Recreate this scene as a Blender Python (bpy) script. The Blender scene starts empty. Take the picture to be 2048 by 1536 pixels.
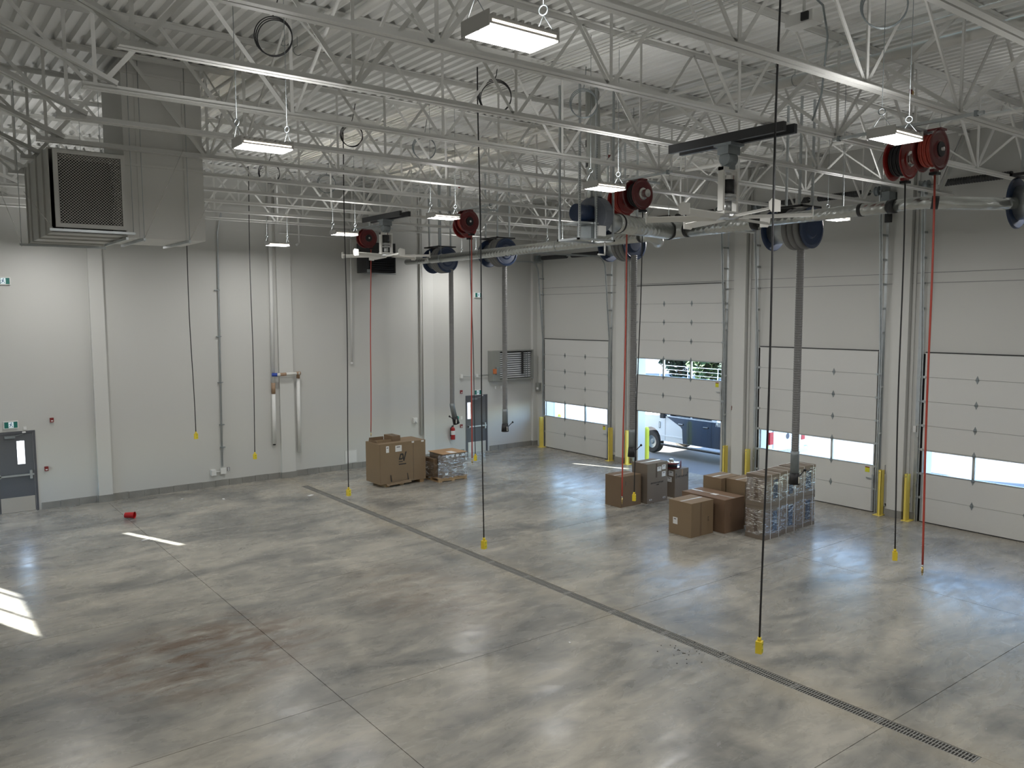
import bpy, bmesh, math, random
from mathutils import Vector, Matrix, Euler
random.seed(7)
C = bpy.context.scene.collection
sc = bpy.context.scene
R = math.radians

# ------------------------------------------------------------------ camera
cam = bpy.data.cameras.new('camera'); camo = bpy.data.objects.new('camera', cam); C.objects.link(camo)
cam.sensor_width = 36.0; cam.lens = 1628.665 / 2048 * 36.0; cam.clip_end = 400
yaw, pit, rol = R(37.459), R(-5.043), R(-0.254)
fw = Vector((math.sin(yaw)*math.cos(pit), math.cos(yaw)*math.cos(pit), math.sin(pit)))
rt = Vector((math.cos(yaw), -math.sin(yaw), 0)); up = rt.cross(fw)
r2 = rt*math.cos(rol) + up*math.sin(rol); u2 = -rt*math.sin(rol) + up*math.cos(rol)
m3 = Matrix((r2, u2, -fw)).transposed()
camo.matrix_world = Matrix.Translation((-20.4127, -25.1102, 5.2992)) @ m3.to_4x4()
sc.camera = camo

# ------------------------------------------------------------------ world, sun, exposure
w = bpy.data.worlds.new('world'); sc.world = w; w.use_nodes = True
nt = w.node_tree; nt.nodes.clear()
wo = nt.nodes.new('ShaderNodeOutputWorld'); bg = nt.nodes.new('ShaderNodeBackground')
sky = nt.nodes.new('ShaderNodeTexSky'); sky.sky_type = 'NISHITA'; sky.sun_disc = False
sky.sun_elevation = R(16.7); sky.sun_rotation = R(-22.3); sky.dust_density = 0.6; sky.ozone_density = 2.0
bg.inputs[1].default_value = 1.6
nt.links.new(sky.outputs[0], bg.inputs[0]); nt.links.new(bg.outputs[0], wo.inputs[0])
sun = bpy.data.lights.new('sun', 'SUN'); suno = bpy.data.objects.new('sun', sun); C.objects.link(suno)
sun.energy = 60; sun.angle = R(0.6); sun.color = (1, 0.95, 0.86)
suno.location = (-30, 40, 25)
suno.rotation_euler = Vector((0.41, -1.0, -0.325)).to_track_quat('-Z', 'Y').to_euler()
LAMP_W = 58.0
FILL_W = 13.0  # power of the added upward fill that lifts the dark ceiling
LAMP_C = (1.0, 0.99, 0.97)
vs = sc.view_settings
vs.view_transform = 'Standard'; vs.look = 'None'; vs.gamma = 1; vs.exposure = 0.36
try: vs.use_curve_mapping = False
except Exception: pass

# ------------------------------------------------------------------ materials
MAT = {}
def mat(name, col, rough=0.5, metal=0.0, noise=None, bump=0.0, bscale=40, emit=None, alpha=None, spec=None, coat=0):
    m = bpy.data.materials.new(name); m.use_nodes = True; n = m.node_tree; b = n.nodes['Principled BSDF']
    c = (*col, 1)
    b.inputs['Base Color'].default_value = c; b.inputs['Roughness'].default_value = rough; b.inputs['Metallic'].default_value = metal
    if spec is not None: b.inputs['Specular IOR Level'].default_value = spec
    if coat: b.inputs['Coat Weight'].default_value = coat; b.inputs['Coat Roughness'].default_value = 0.08
    if emit: b.inputs['Emission Color'].default_value = (*emit[0], 1); b.inputs['Emission Strength'].default_value = emit[1]
    if alpha is not None: b.inputs['Alpha'].default_value = alpha
    if noise or bump:
        g = n.nodes.new('ShaderNodeNewGeometry'); t = n.nodes.new('ShaderNodeTexNoise')
        t.inputs['Scale'].default_value = noise[0] if noise else bscale; t.inputs['Detail'].default_value = 5
        n.links.new(g.outputs['Position'], t.inputs['Vector'])
        if noise:
            mx = n.nodes.new('ShaderNodeMixRGB'); mx.inputs[1].default_value = tuple(x*(1-noise[1]) for x in col)+(1,)
            mx.inputs[2].default_value = tuple(min(1, x*(1+noise[1])) for x in col)+(1,)
            n.links.new(t.outputs[0], mx.inputs[0]); n.links.new(mx.outputs[0], b.inputs['Base Color'])
        if bump:
            t2 = n.nodes.new('ShaderNodeTexNoise'); t2.inputs['Scale'].default_value = bscale; n.links.new(g.outputs['Position'], t2.inputs['Vector'])
            bp = n.nodes.new('ShaderNodeBump'); bp.inputs['Strength'].default_value = bump; bp.inputs['Distance'].default_value = 0.01
            n.links.new(t2.outputs[0], bp.inputs['Height']); n.links.new(bp.outputs[0], b.inputs['Normal'])
    MAT[name] = m; return m
mat('wall_paint', (0.57, 0.57, 0.545), 0.55, noise=(0.35, 0.03))
mat('wall_panel', (0.53, 0.53, 0.505), 0.5, noise=(0.3, 0.02))
mat('steel_paint', (0.68, 0.68, 0.655), 0.45, noise=(3, 0.04))
mat('deck_paint', (0.80, 0.80, 0.78), 0.5, noise=(0.8, 0.05))
mat('door_white', (0.59, 0.59, 0.57), 0.45, bump=0.15, bscale=90)
mat('galv', (0.50, 0.53, 0.54), 0.38, 0.75, noise=(7, 0.18))
mat('galv_dark', (0.26, 0.29, 0.30), 0.5, 0.6, noise=(6, 0.2))
mat('duct_metal', (0.58, 0.60, 0.58), 0.3, 0.8, noise=(5, 0.15))
mat('black', (0.012, 0.012, 0.014), 0.45)
mat('black_steel', (0.025, 0.026, 0.028), 0.4)
mat('rubber', (0.02, 0.02, 0.022), 0.6)
mat('hose_grey', (0.20, 0.20, 0.198), 0.5)
mat('hose_red', (0.42, 0.06, 0.04), 0.35)
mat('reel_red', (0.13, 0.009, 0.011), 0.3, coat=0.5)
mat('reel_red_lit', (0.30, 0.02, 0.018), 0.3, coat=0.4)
mat('chrome', (0.75, 0.74, 0.72), 0.2, 0.95)
mat('brass', (0.6, 0.45, 0.2), 0.3, 0.9)
mat('blue_drum', (0.012, 0.03, 0.08), 0.4, coat=0.25)
mat('grey_blower', (0.16, 0.175, 0.21), 0.5)
mat('yellow', (0.80, 0.64, 0.13), 0.45, noise=(6, 0.08))
mat('yellow_plug', (0.80, 0.62, 0.04), 0.4)
mat('bollard_yellow', (0.70, 0.68, 0.06), 0.45)
mat('fan_white', (0.72, 0.71, 0.67), 0.4)
mat('fan_alu', (0.52, 0.53, 0.53), 0.35, 0.7)
mat('pvc', (0.68, 0.68, 0.66), 0.6)
mat('pipe_white', (0.66, 0.655, 0.62), 0.4)
mat('tape_brown', (0.33, 0.22, 0.14), 0.5, noise=(14, 0.3))
mat('tape_blue', (0.02, 0.06, 0.35), 0.5)
mat('man_door', (0.10, 0.105, 0.115), 0.45, noise=(2, 0.05))
mat('man_frame', (0.085, 0.088, 0.10), 0.4)
mat('kick', (0.62, 0.60, 0.55), 0.3, 0.7)
mat('plate', (0.70, 0.70, 0.68), 0.4)
mat('plate_grey', (0.22, 0.22, 0.225), 0.5)
mat('sign_green', (0.01, 0.16, 0.13), 0.4)
mat('sign_white', (0.75, 0.85, 0.86), 0.4, emit=((0.7, 0.85, 0.9), 0.25))
mat('sign_blue', (0.03, 0.10, 0.22), 0.4)
mat('alarm_red', (0.20, 0.018, 0.018), 0.4)
mat('ext_red', (0.34, 0.012, 0.012), 0.3, coat=0.4)
mat('block', (0.24, 0.235, 0.215), 0.8, noise=(2.2, 0.35), bump=0.5, bscale=30)
mat('carton', (0.215, 0.15, 0.088), 0.7, noise=(2.0, 0.08))
mat('carton_grey', (0.175, 0.14, 0.108), 0.65, noise=(2.0, 0.08))
mat('carton_dark', (0.165, 0.11, 0.065), 0.7, noise=(2.0, 0.12))
mat('carton_red', (0.18, 0.112, 0.068), 0.7, noise=(2.4, 0.1))
mat('carton_gloss', (0.185, 0.145, 0.115), 0.22, noise=(2.0, 0.15), coat=0.6)
mat('ink', (0.02, 0.018, 0.018), 0.6)
mat('ink_faint', (0.09, 0.06, 0.04), 0.6)
mat('paper', (0.72, 0.72, 0.72), 0.6)
mat('tape_clear', (0.62, 0.60, 0.58), 0.12, coat=0.8)
mat('strap', (0.66, 0.66, 0.64), 0.3)
mat('wood', (0.38, 0.25, 0.13), 0.75, noise=(9, 0.25))
mat('mdf', (0.40, 0.24, 0.12), 0.6, noise=(4, 0.12))
mat('dark_panel', (0.03, 0.05, 0.09), 0.18, coat=0.8)
mat('grate', (0.26, 0.255, 0.235), 0.6, 0.2)
mat('channel', (0.02, 0.02, 0.02), 0.9)
mat('joint', (0.035, 0.033, 0.03), 0.9)
mat('ext_wall', (0.34, 0.38, 0.44), 0.7)
mat('lamp_body', (0.55, 0.54, 0.52), 0.4)
mat('lamp_face', (1, 1, 1), 0.5, emit=((1.0, 0.985, 0.96), 9.0))
mat('lamp_slot', (1, 0.9, 0.7), 0.5, emit=((1.0, 0.90, 0.78), 2.2))
mat('heater_black', (0.018, 0.019, 0.021), 0.45)
mat('louver_frame', (0.30, 0.31, 0.29), 0.45, 0.3)
mat('louver_blade', (0.80, 0.82, 0.84), 0.4, 0.0)
mat('orange', (0.55, 0.16, 0.05), 0.5)
mat('duct_paint', (0.50, 0.50, 0.47), 0.5, noise=(1.2, 0.05))
mat('duct_light', (0.68, 0.675, 0.645), 0.5, noise=(1.0, 0.04))
mat('duct_inside', (0.03, 0.03, 0.03), 0.8)
mat('truck_white', (0.72, 0.73, 0.75), 0.3, coat=0.6)
mat('truck_navy', (0.012, 0.022, 0.05), 0.25, coat=0.8)
mat('truck_glass', (0.01, 0.012, 0.015), 0.05, coat=0.8)
mat('tyre', (0.02, 0.02, 0.02), 0.8)
mat('tail_red', (0.45, 0.02, 0.03), 0.3)
mat('fence_white', (0.30, 0.34, 0.40), 0.4)
mat('bark', (0.12, 0.09, 0.06), 0.9)
mat('leaf_dark', (0.014, 0.034, 0.015), 0.7, noise=(1.5, 0.5))
mat('leaf_light', (0.035, 0.075, 0.022), 0.7, noise=(1.5, 0.4))
mat('cup_red', (0.42, 0.01, 0.01), 0.3)
mat('sign_label', (0.62, 0.62, 0.03), 0.5)
mat('first_aid', (0.02, 0.32, 0.25), 0.5)

def glassmat(name, tint):
    m = bpy.data.materials.new(name); m.use_nodes = True; n = m.node_tree; n.nodes.clear()
    o = n.nodes.new('ShaderNodeOutputMaterial'); mx = n.nodes.new('ShaderNodeMixShader'); t = n.nodes.new('ShaderNodeBsdfTransparent')
    g = n.nodes.new('ShaderNodeBsdfGlossy'); f = n.nodes.new('ShaderNodeLayerWeight'); f.inputs[0].default_value = 0.3
    p = n.nodes.new('ShaderNodeMath'); p.operation = 'POWER'; p.inputs[1].default_value = 4; q = n.nodes.new('ShaderNodeMath'); q.operation = 'MULTIPLY_ADD'; q.inputs[1].default_value = 0.5; q.inputs[2].default_value = 0.03
    t.inputs[0].default_value = (*tint, 1); g.inputs['Roughness'].default_value = 0.03
    n.links.new(f.outputs[1], p.inputs[0]); n.links.new(p.outputs[0], q.inputs[0]); n.links.new(q.outputs[0], mx.inputs[0])
    n.links.new(t.outputs[0], mx.inputs[1]); n.links.new(g.outputs[0], mx.inputs[2]); n.links.new(mx.outputs[0], o.inputs[0])
    MAT[name] = m
glassmat('glass', (0.93, 0.96, 0.99))

def wrapmat():
    m = bpy.data.materials.new('stretch_wrap'); m.use_nodes = True; n = m.node_tree; n.nodes.clear()
    o = n.nodes.new('ShaderNodeOutputMaterial'); mx = n.nodes.new('ShaderNodeMixShader'); t = n.nodes.new('ShaderNodeBsdfTransparent')
    g = n.nodes.new('ShaderNodeBsdfGlossy'); g.inputs['Roughness'].default_value = 0.12; g.inputs['Color'].default_value = (0.9, 0.92, 0.95, 1)
    geo = n.nodes.new('ShaderNodeNewGeometry'); mp = n.nodes.new('ShaderNodeMapping'); mp.inputs['Scale'].default_value = (3, 3, 14); mp.inputs['Rotation'].default_value = (0.3, 0.15, 0)
    ns = n.nodes.new('ShaderNodeTexNoise'); ns.inputs['Scale'].default_value = 1.6; ns.inputs['Detail'].default_value = 6; ns.inputs['Distortion'].default_value = 1.5
    rp = n.nodes.new('ShaderNodeValToRGB'); rp.color_ramp.elements[0].position = 0.5; rp.color_ramp.elements[0].color = (0.05, 0.05, 0.05, 1)
    rp.color_ramp.elements[1].position = 0.66; rp.color_ramp.elements[1].color = (0.62, 0.62, 0.62, 1)
    bp = n.nodes.new('ShaderNodeBump'); bp.inputs['Strength'].default_value = 1.0; bp.inputs['Distance'].default_value = 0.03
    n.links.new(geo.outputs['Position'], mp.inputs[0]); n.links.new(mp.outputs[0], ns.inputs['Vector']); n.links.new(ns.outputs[0], rp.inputs[0]); n.links.new(rp.outputs[0], mx.inputs[0])
    n.links.new(ns.outputs[0], bp.inputs['Height']); n.links.new(bp.outputs[0], g.inputs['Normal'])
    n.links.new(t.outputs[0], mx.inputs[1]); n.links.new(g.outputs[0], mx.inputs[2]); n.links.new(mx.outputs[0], o.inputs[0])
    MAT['wrap'] = m
wrapmat()

def spiralmat():
    m = mat('spiral', (0.60, 0.62, 0.60), 0.27, 0.85); n = m.node_tree; b = n.nodes['Principled BSDF']
    g = n.nodes.new('ShaderNodeNewGeometry'); mp = n.nodes.new('ShaderNodeMapping'); mp.inputs['Rotation'].default_value = (0, 0.0, 0.0)
    wv = n.nodes.new('ShaderNodeTexWave'); wv.wave_type = 'BANDS'; wv.bands_direction = 'DIAGONAL'; wv.inputs['Scale'].default_value = 4.2; wv.inputs['Distortion'].default_value = 0.0
    bp = n.nodes.new('ShaderNodeBump'); bp.inputs['Strength'].default_value = 0.6; bp.inputs['Distance'].default_value = 0.01
    n.links.new(g.outputs['Position'], wv.inputs['Vector']); n.links.new(wv.outputs[1], bp.inputs['Height']); n.links.new(bp.outputs[0], b.inputs['Normal'])
spiralmat()

def floormat():
    m = bpy.data.materials.new('concrete'); m.use_nodes = True; n = m.node_tree; b = n.nodes['Principled BSDF']; L = n.links.new
    g = n.nodes.new('ShaderNodeNewGeometry')
    def noise(scale, sx, sy, det, dist, rot=0.0):
        mp = n.nodes.new('ShaderNodeMapping'); mp.inputs['Scale'].default_value = (sx, sy, 1); mp.inputs['Rotation'].default_value = (0, 0, rot)
        t = n.nodes.new('ShaderNodeTexNoise'); t.inputs['Scale'].default_value = scale; t.inputs['Detail'].default_value = det; t.inputs['Distortion'].default_value = dist; t.inputs['Roughness'].default_value = 0.62
        L(g.outputs['Position'], mp.inputs[0]); L(mp.outputs[0], t.inputs['Vector']); return t.outputs[0]
    def ramp(f, stops):
        r = n.nodes.new('ShaderNodeValToRGB'); cr = r.color_ramp
        while len(cr.elements) < len(stops): cr.elements.new(0.5)
        for e, (p, c) in zip(cr.elements, stops): e.position = p; e.color = (*c, 1)
        L(f, r.inputs[0]); return r.outputs[0]
    def mix(a, bb, fac, mode='MIX'):
        x = n.nodes.new('ShaderNodeMixRGB'); x.blend_type = mode
        for i, v in ((0, fac), (1, a), (2, bb)):
            if isinstance(v, (int, float)): x.inputs[i].default_value = v
            elif isinstance(v, tuple): x.inputs[i].default_value = (*v, 1)
            else: L(v, x.inputs[i])
        return x.outputs[0]
    base = ramp(noise(0.42, 1, 1.7, 9, 0.7, 0.25), [(0.30, (0.130, 0.132, 0.126)), (0.43, (0.220, 0.214, 0.195)), (0.55, (0.320, 0.304, 0.266)), (0.70, (0.42, 0.392, 0.336))])
    fine = ramp(noise(2.0, 1, 2.4, 10, 0.6, 0.25), [(0.25, (0.66, 0.67, 0.68)), (0.50, (1, 1, 1)), (0.75, (1.25, 1.22, 1.18))])
    col = mix(base, fine, 0.85, 'MULTIPLY')
    # brown stain region left of the first joint
    sep = n.nodes.new('ShaderNodeSeparateXYZ'); L(g.outputs['Position'], sep.inputs[0])
    def math_(op, a, bb=None, cc=None):
        x = n.nodes.new('ShaderNodeMath'); x.operation = op
        for i, v in enumerate((a, bb, cc)):
            if v is None: continue
            if isinstance(v, (int, float)): x.inputs[i].default_value = v
            else: L(v, x.inputs[i])
        return x.outputs[0]
    def blob(cx, cy, rx, ry):
        dx = math_('DIVIDE', math_('SUBTRACT', sep.outputs[0], cx), rx); dy = math_('DIVIDE', math_('SUBTRACT', sep.outputs[1], cy), ry)
        d = math_('ADD', math_('MULTIPLY', dx, dx), math_('MULTIPLY', dy, dy)); return math_('MAXIMUM', math_('SUBTRACT', 1.0, d), 0.0)
    st = math_('MAXIMUM', blob(-16.7, -12.4, 2.2, 1.9), math_('MULTIPLY', blob(-12.6, -12.2, 1.6, 2.6), 0.5))
    nz = ramp(noise(1.3, 1, 2.2, 7, 1.2, 0.2), [(0.38, (0, 0, 0)), (0.62, (1, 1, 1))])
    st = math_('MULTIPLY', st, nz)
    col = mix(col, (0.115, 0.070, 0.042), math_('MULTIPLY', st, 1.0))
    # paler strip of cast concrete along the drain
    dr = math_('ABSOLUTE', math_('SUBTRACT', sep.outputs[0], -10.50))
    pale = math_('MULTIPLY', math_('MAXIMUM', math_('SUBTRACT', 1.0, math_('DIVIDE', dr, 0.55)), 0.0), ramp(noise(1.1, 1, 1, 5, 1), [(0.35, (0.2, 0.2, 0.2)), (0.6, (1, 1, 1))]))
    col = mix(col, (0.33, 0.295, 0.23), math_('MINIMUM', math_('MULTIPLY', pale, 0.9), 0.6))
    wallpale = math_('MAXIMUM', math_('SUBTRACT', 1.0, math_('DIVIDE', math_('ABSOLUTE', math_('SUBTRACT', sep.outputs[0], 0.0)), 0.9)), 0.0)
    col = mix(col, (0.24, 0.215, 0.17), math_('MULTIPLY', wallpale, 0.6))
    L(col, b.inputs['Base Color'])
    rg = n.nodes.new('ShaderNodeMapRange'); rg.inputs[1].default_value = 0.3; rg.inputs[2].default_value = 0.7; rg.inputs[3].default_value = 0.19; rg.inputs[4].default_value = 0.36
    L(noise(1.1, 1, 2, 6, 1.0), rg.inputs[0]); L(rg.outputs[0], b.inputs['Roughness'])
    b.inputs['Specular IOR Level'].default_value = 0.32
    bp = n.nodes.new('ShaderNodeBump'); bp.inputs['Strength'].default_value = 0.06; bp.inputs['Distance'].default_value = 0.02
    L(noise(4.0, 1, 1, 4, 0.5), bp.inputs['Height']); L(bp.outputs[0], b.inputs['Normal'])
    MAT['concrete'] = m
floormat()
mat('yard', (0.12, 0.12, 0.125), 0.8, noise=(0.7, 0.12), bump=0.3, bscale=6)

# ------------------------------------------------------------------ mesh builder
class G:
    def __init__(s): s.v = []; s.f = []; s.mi = []; s.sm = []; s.m = 0; s.mats = []
    def use(s, name):
        if name not in s.mats: s.mats.append(name)
        s.m = s.mats.index(name); return s
    def add(s, vs, fs, smooth=False):
        o = len(s.v); s.v += [tuple(v) for v in vs]
        for f in fs: s.f.append(tuple(i+o for i in f)); s.mi.append(s.m); s.sm.append(smooth)
        return s
    def box(s, x0, x1, y0, y1, z0, z1):
        v = [(x0,y0,z0),(x1,y0,z0),(x1,y1,z0),(x0,y1,z0),(x0,y0,z1),(x1,y0,z1),(x1,y1,z1),(x0,y1,z1)]
        return s.add(v, [(0,3,2,1),(4,5,6,7),(0,1,5,4),(1,2,6,5),(2,3,7,6),(3,0,4,7)])
    def obox(s, c, sx, sy, sz, rot):
        M = Euler(rot).to_matrix() if not isinstance(rot, Matrix) else rot
        c = Vector(c); v = []
        for z in (-1, 1):
            for x, y in ((-1,-1),(1,-1),(1,1),(-1,1)): v.append(c + M @ Vector((x*sx/2, y*sy/2, z*sz/2)))
        return s.add(v, [(0,3,2,1),(4,5,6,7),(0,1,5,4),(1,2,6,5),(2,3,7,6),(3,0,4,7)])
    def frame(s, p0, p1, upv=(0,0,1)):
        d = (Vector(p1)-Vector(p0)).normalized(); u = Vector(upv)
        if abs(d.dot(u)) > 0.98: u = Vector((0,1,0)) if abs(d.y) < 0.9 else Vector((1,0,0))
        a = d.cross(u).normalized(); b = a.cross(d).normalized(); return a, b
    def prof(s, p0, p1, poly, upv=(0,0,1)):           # extrude a 2-D outline from p0 to p1
        a, b = s.frame(p0, p1, upv); n = len(poly); v = []
        for P in (Vector(p0), Vector(p1)):
            for x, y in poly: v.append(P + a*x + b*y)
        f = [(i, (i+1) % n, n+(i+1) % n, n+i) for i in range(n)] + [tuple(range(n))[::-1], tuple(range(n, 2*n))]
        return s.add(v, f)
    def bar(s, p0, p1, wx, wy, upv=(0,0,1)):
        return s.prof(p0, p1, [(-wx/2,-wy/2),(wx/2,-wy/2),(wx/2,wy/2),(-wx/2,wy/2)], upv)
    def angle(s, p0, p1, l, t, sx=1, sy=1, ox=0, oy=0, upv=(0,0,1)):
        P = [(0,0),(l,0),(l,t),(t,t),(t,l),(0,l)]; P = [(ox+x*sx, oy+y*sy) for x, y in P]
        if sx*sy < 0: P = P[::-1]
        return s.prof(p0, p1, P, upv)
    def tube(s, pts, r, n=8, caps=True, closed=False):
        pts = [Vector(p) for p in pts]; N = len(pts); rs = r if isinstance(r, (list, tuple)) else [r]*N
        v = []; pa = None
        for i, p in enumerate(pts):
            if closed: d = pts[(i+1) % N]-pts[i-1]
            else: d = (pts[min(i+1, N-1)]-pts[max(i-1, 0)])
            d.normalize()
            if pa is None:
                a, b = s.frame((0,0,0), d)
            else:
                a = (pa - d*pa.dot(d)).normalized(); b = a.cross(d).normalized()
            pa = a
            for k in range(n):
                t = 2*math.pi*k/n; v.append(p + (a*math.cos(t) + b*math.sin(t))*rs[i])
        f = []
        for i in range(N if closed else N-1):
            j = (i+1) % N
            for k in range(n): f.append((i*n+k, j*n+k, j*n+(k+1) % n, i*n+(k+1) % n))
        s.add(v, f, True)
        if caps and not closed:
            o = len(s.v)-len(v)
            s.f.append(tuple(o+k for k in range(n))); s.mi.append(s.m); s.sm.append(False)
            s.f.append(tuple(o+(N-1)*n+k for k in range(n))[::-1]); s.mi.append(s.m); s.sm.append(False)
        return s
    def cyl(s, p0, p1, r, n=16, r1=None): return s.tube([p0, p1], [r, r if r1 is None else r1], n)
    def lathe(s, p0, p1, prof, n=24):                  # prof: (along 0..1 in metres from p0 , radius)
        p0 = Vector(p0); d = (Vector(p1)-p0).normalized(); a, b = s.frame((0,0,0), d); v = []
        for t, r in prof:
            for k in range(n):
                q = 2*math.pi*k/n; v.append(p0 + d*t + (a*math.cos(q)+b*math.sin(q))*r)
        f = [(i*n+k, (i+1)*n+k, (i+1)*n+(k+1) % n, i*n+(k+1) % n) for i in range(len(prof)-1) for k in range(n)]
        return s.add(v, f, False)
    def torus(s, c, ax, R_, r, n=32, m=8):
        ax = Vector(ax).normalized(); a, b = s.frame((0,0,0), ax); c = Vector(c)
        return s.tube([c + (a*math.cos(2*math.pi*i/n) + b*math.sin(2*math.pi*i/n))*R_ for i in range(n)], r, m, closed=True)
    def mesh(s, name, org=(0,0,0)):
        me = bpy.data.meshes.new(name); o = Vector(org)
        me.from_pydata([tuple(Vector(v)-o) for v in s.v], [], s.f)
        for m in s.mats: me.materials.append(MAT[m])
        me.polygons.foreach_set('material_index', s.mi); me.polygons.foreach_set('use_smooth', s.sm)
        me.validate(); bm = bmesh.new(); bm.from_mesh(me); bmesh.ops.recalc_face_normals(bm, faces=bm.faces); bm.to_mesh(me); bm.free()
        return me
def thing(name, label, cat, loc=(0,0,0), group=None):
    o = bpy.data.objects.new(name, None); o.empty_display_size = 0.1; C.objects.link(o); o.location = loc
    o['label'] = label; o['category'] = cat
    if group: o['group'] = group
    return o
def part(name, g, parent, label=None):
    wl = parent.location + (parent.parent.location if parent.parent else Vector((0,0,0)))
    o = bpy.data.objects.new(name, g.mesh(name, wl)); C.objects.link(o); o.parent = parent
    if label: o['label'] = label
    return o
def single(name, g, label, cat, group=None, org=None):
    org = org or g.v[0]
    o = bpy.data.objects.new(name, g.mesh(name, org)); C.objects.link(o); o.location = org
    o['label'] = label; o['category'] = cat
    if group: o['group'] = group
    return o
def struct(name, g=None, org=(0,0,0)):
    o = bpy.data.objects.new(name, g.mesh(name, org) if g else None); C.objects.link(o); o.location = org; o['kind'] = 'structure'; return o
def copy_tree(o, loc=None, parent=None):
    c = o.copy(); C.objects.link(c)
    if parent: c.parent = parent
    if loc is not None: c.location = loc
    for ch in list(o.children): copy_tree(ch, None, c)
    return c
def text_mesh(txt, size, M, matn, parent, name='lettering', thick=0.0015):
    cu = bpy.data.curves.new('txt', 'FONT'); cu.body = txt; cu.size = size; cu.extrude = thick; cu.align_x = 'CENTER'; cu.align_y = 'CENTER'
    ob = bpy.data.objects.new('txt', cu); C.objects.link(ob)
    dg = bpy.context.evaluated_depsgraph_get(); me = bpy.data.meshes.new_from_object(ob.evaluated_get(dg)); bpy.data.objects.remove(ob); bpy.data.curves.remove(cu)
    wl = parent.location + (parent.parent.location if parent.parent else Vector((0,0,0)))
    me.transform(Matrix.Translation(-wl) @ M); me.materials.clear(); me.materials.append(MAT[matn])
    o = bpy.data.objects.new(name, me); C.objects.link(o); o.parent = parent; return o
def face_y(x, y, z, roll=0):    # text lying on a wall that faces -y, reads along +x
    return Matrix.Translation((x, y, z)) @ Matrix.Rotation(roll, 4, 'Y') @ Matrix(((1,0,0,0),(0,0,-1,0),(0,1,0,0),(0,0,0,1)))
def face_x(x, y, z, roll=0):    # text on a face towards -x, reads along -y
    return Matrix.Translation((x, y, z)) @ Matrix(((0,0,-1,0),(-1,0,0,0),(0,1,0,0),(0,0,0,1))) @ Matrix.Rotation(roll, 4, 'Z')

# ================================================================== SETTING
ZD = 9.50      # underside of the roof deck
XL, YF = -21.35, -29.5
def wall_grid(g, u0, u1, z0, z1, holes, put):
    us = sorted({u0, u1, *[h[0] for h in holes], *[h[1] for h in holes]})
    for a, b in zip(us, us[1:]):
        m = (a+b)/2; zz = z0
        for h in sorted([h for h in holes if h[0] < m < h[1]], key=lambda h: h[2]):
            if h[2] > zz+1e-4: put(a, b, zz, h[2])
            zz = h[3]
        if z1 > zz+1e-4: put(a, b, zz, z1)
DOORS = [(-4.175, -0.645), (-9.18, -5.557), (-14.139, -10.547), (-18.98, -15.365), (-23.85, -20.25)]
LIFT = [0.0, 1.90, 0.0, 0.0, 0.0]
# back wall (faces -y)
MD = [(-18.30, -17.45, 1.40), (-3.31, -2.43, 1.40)]        # leaf extents of the two man doors
g = G().use('wall_panel')
holes = [(a-0.02, b+0.02, 0.0, 2.15) for a, b, _ in MD]
wall_grid(g, XL-0.3, 0.35, 0.0, 9.9, holes, lambda a, b, c, d: g.box(a, b, 0.0, 0.18, c, d))
struct('wall_back', g)
# right wall (faces -x) with the openings of the overhead doors
g = G().use('wall_panel')
holes = [(a+0.06, b-0.06, 0.0, 4.16) for a, b in DOORS]
wall_grid(g, YF, 0.30, 0.0, 9.9, holes, lambda a, b, c, d: g.box(0.0, 0.35, a, b, c, d))
struct('wall_right', g)
g = G().use('joint')                                             # reveals scored in the upper wall, thin recessed strips
tr = struct('trim_1')
for (a, b) in [(-23.9, -0.45)]:
    for z in (5.97, 6.22):
        part('reveal', G().use('plate_grey').box(-0.006, 0.0, a, b, z-0.007, z+0.007), tr)
g = G().use('wall_panel'); WY0, WY1 = -3.56, -0.22
wall_grid(g, YF, 0.30, 0.0, 9.9, [(WY0, WY1, 0.9, 2.34)], lambda a, b, c, d: g.box(XL-0.30, XL, a, b, c, d))
struct('wall_left', g)
wi = struct('window_1', org=(XL, WY0, 0.9))
part('window_frame', G().use('man_frame').box(XL-0.05, XL+0.01, WY0-0.05, WY0, 0.85, 2.39).box(XL-0.05, XL+0.01, WY1, WY1+0.05, 0.85, 2.39).box(XL-0.05, XL+0.01, WY0, WY1, 0.85, 0.9).box(XL-0.05, XL+0.01, WY0, WY1, 2.34, 2.39), wi)
for y in (-1.25, -2.52): part('mullion', G().use('man_frame').box(XL-0.04, XL, y-0.025, y+0.025, 0.9, 2.34), wi)
for a, b in ((WY0, -2.545), (-2.495, -1.275), (-1.225, WY1)): part('pane', G().use('glass').box(XL-0.024, XL-0.018, a, b, 0.9, 2.34), wi)
struct('wall_front', G().use('wall_panel').box(XL-0.3, 0.35, YF-0.3, YF, 0, 9.9))
struct('trim_2', G().use('ext_wall').box(XL-0.5, 0.6, YF-0.5, 0.5, 9.86, 10.1))   # roof membrane slab

# back wall pilasters and pipe chase
for i, (a, b, d) in enumerate([(-15.92, -15.56, 0.10), (-10.57, -10.10, 0.10), (-5.24, -4.80, 0.10), (-0.22, 0.0, 0.12), (-21.2, -20.85, 0.10)]):
    struct('trim_%d' % (3+i), G().use('wall_paint').box(a, b, -d, 0.0, 0.19, 9.45))
# piers between the overhead doors: two stepped ribs each
n = 8
PIERS = [(-5.50, -4.24), (-10.49, -9.24), (-15.31, -14.20), (-20.2, -19.05)]
for (a, b) in PIERS:
    m = (a+b)/2
    for (p, q, d) in [(m-0.20, m+0.20, 0.16), (m-0.30, m-0.24, 0.05), (m+0.24, m+0.30, 0.05)]:
        struct('trim_%d' % n, G().use('wall_paint').box(-d, 0.0, p, q, 0.19 if d > 0.1 else 0.0, 9.45)); n += 1
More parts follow.
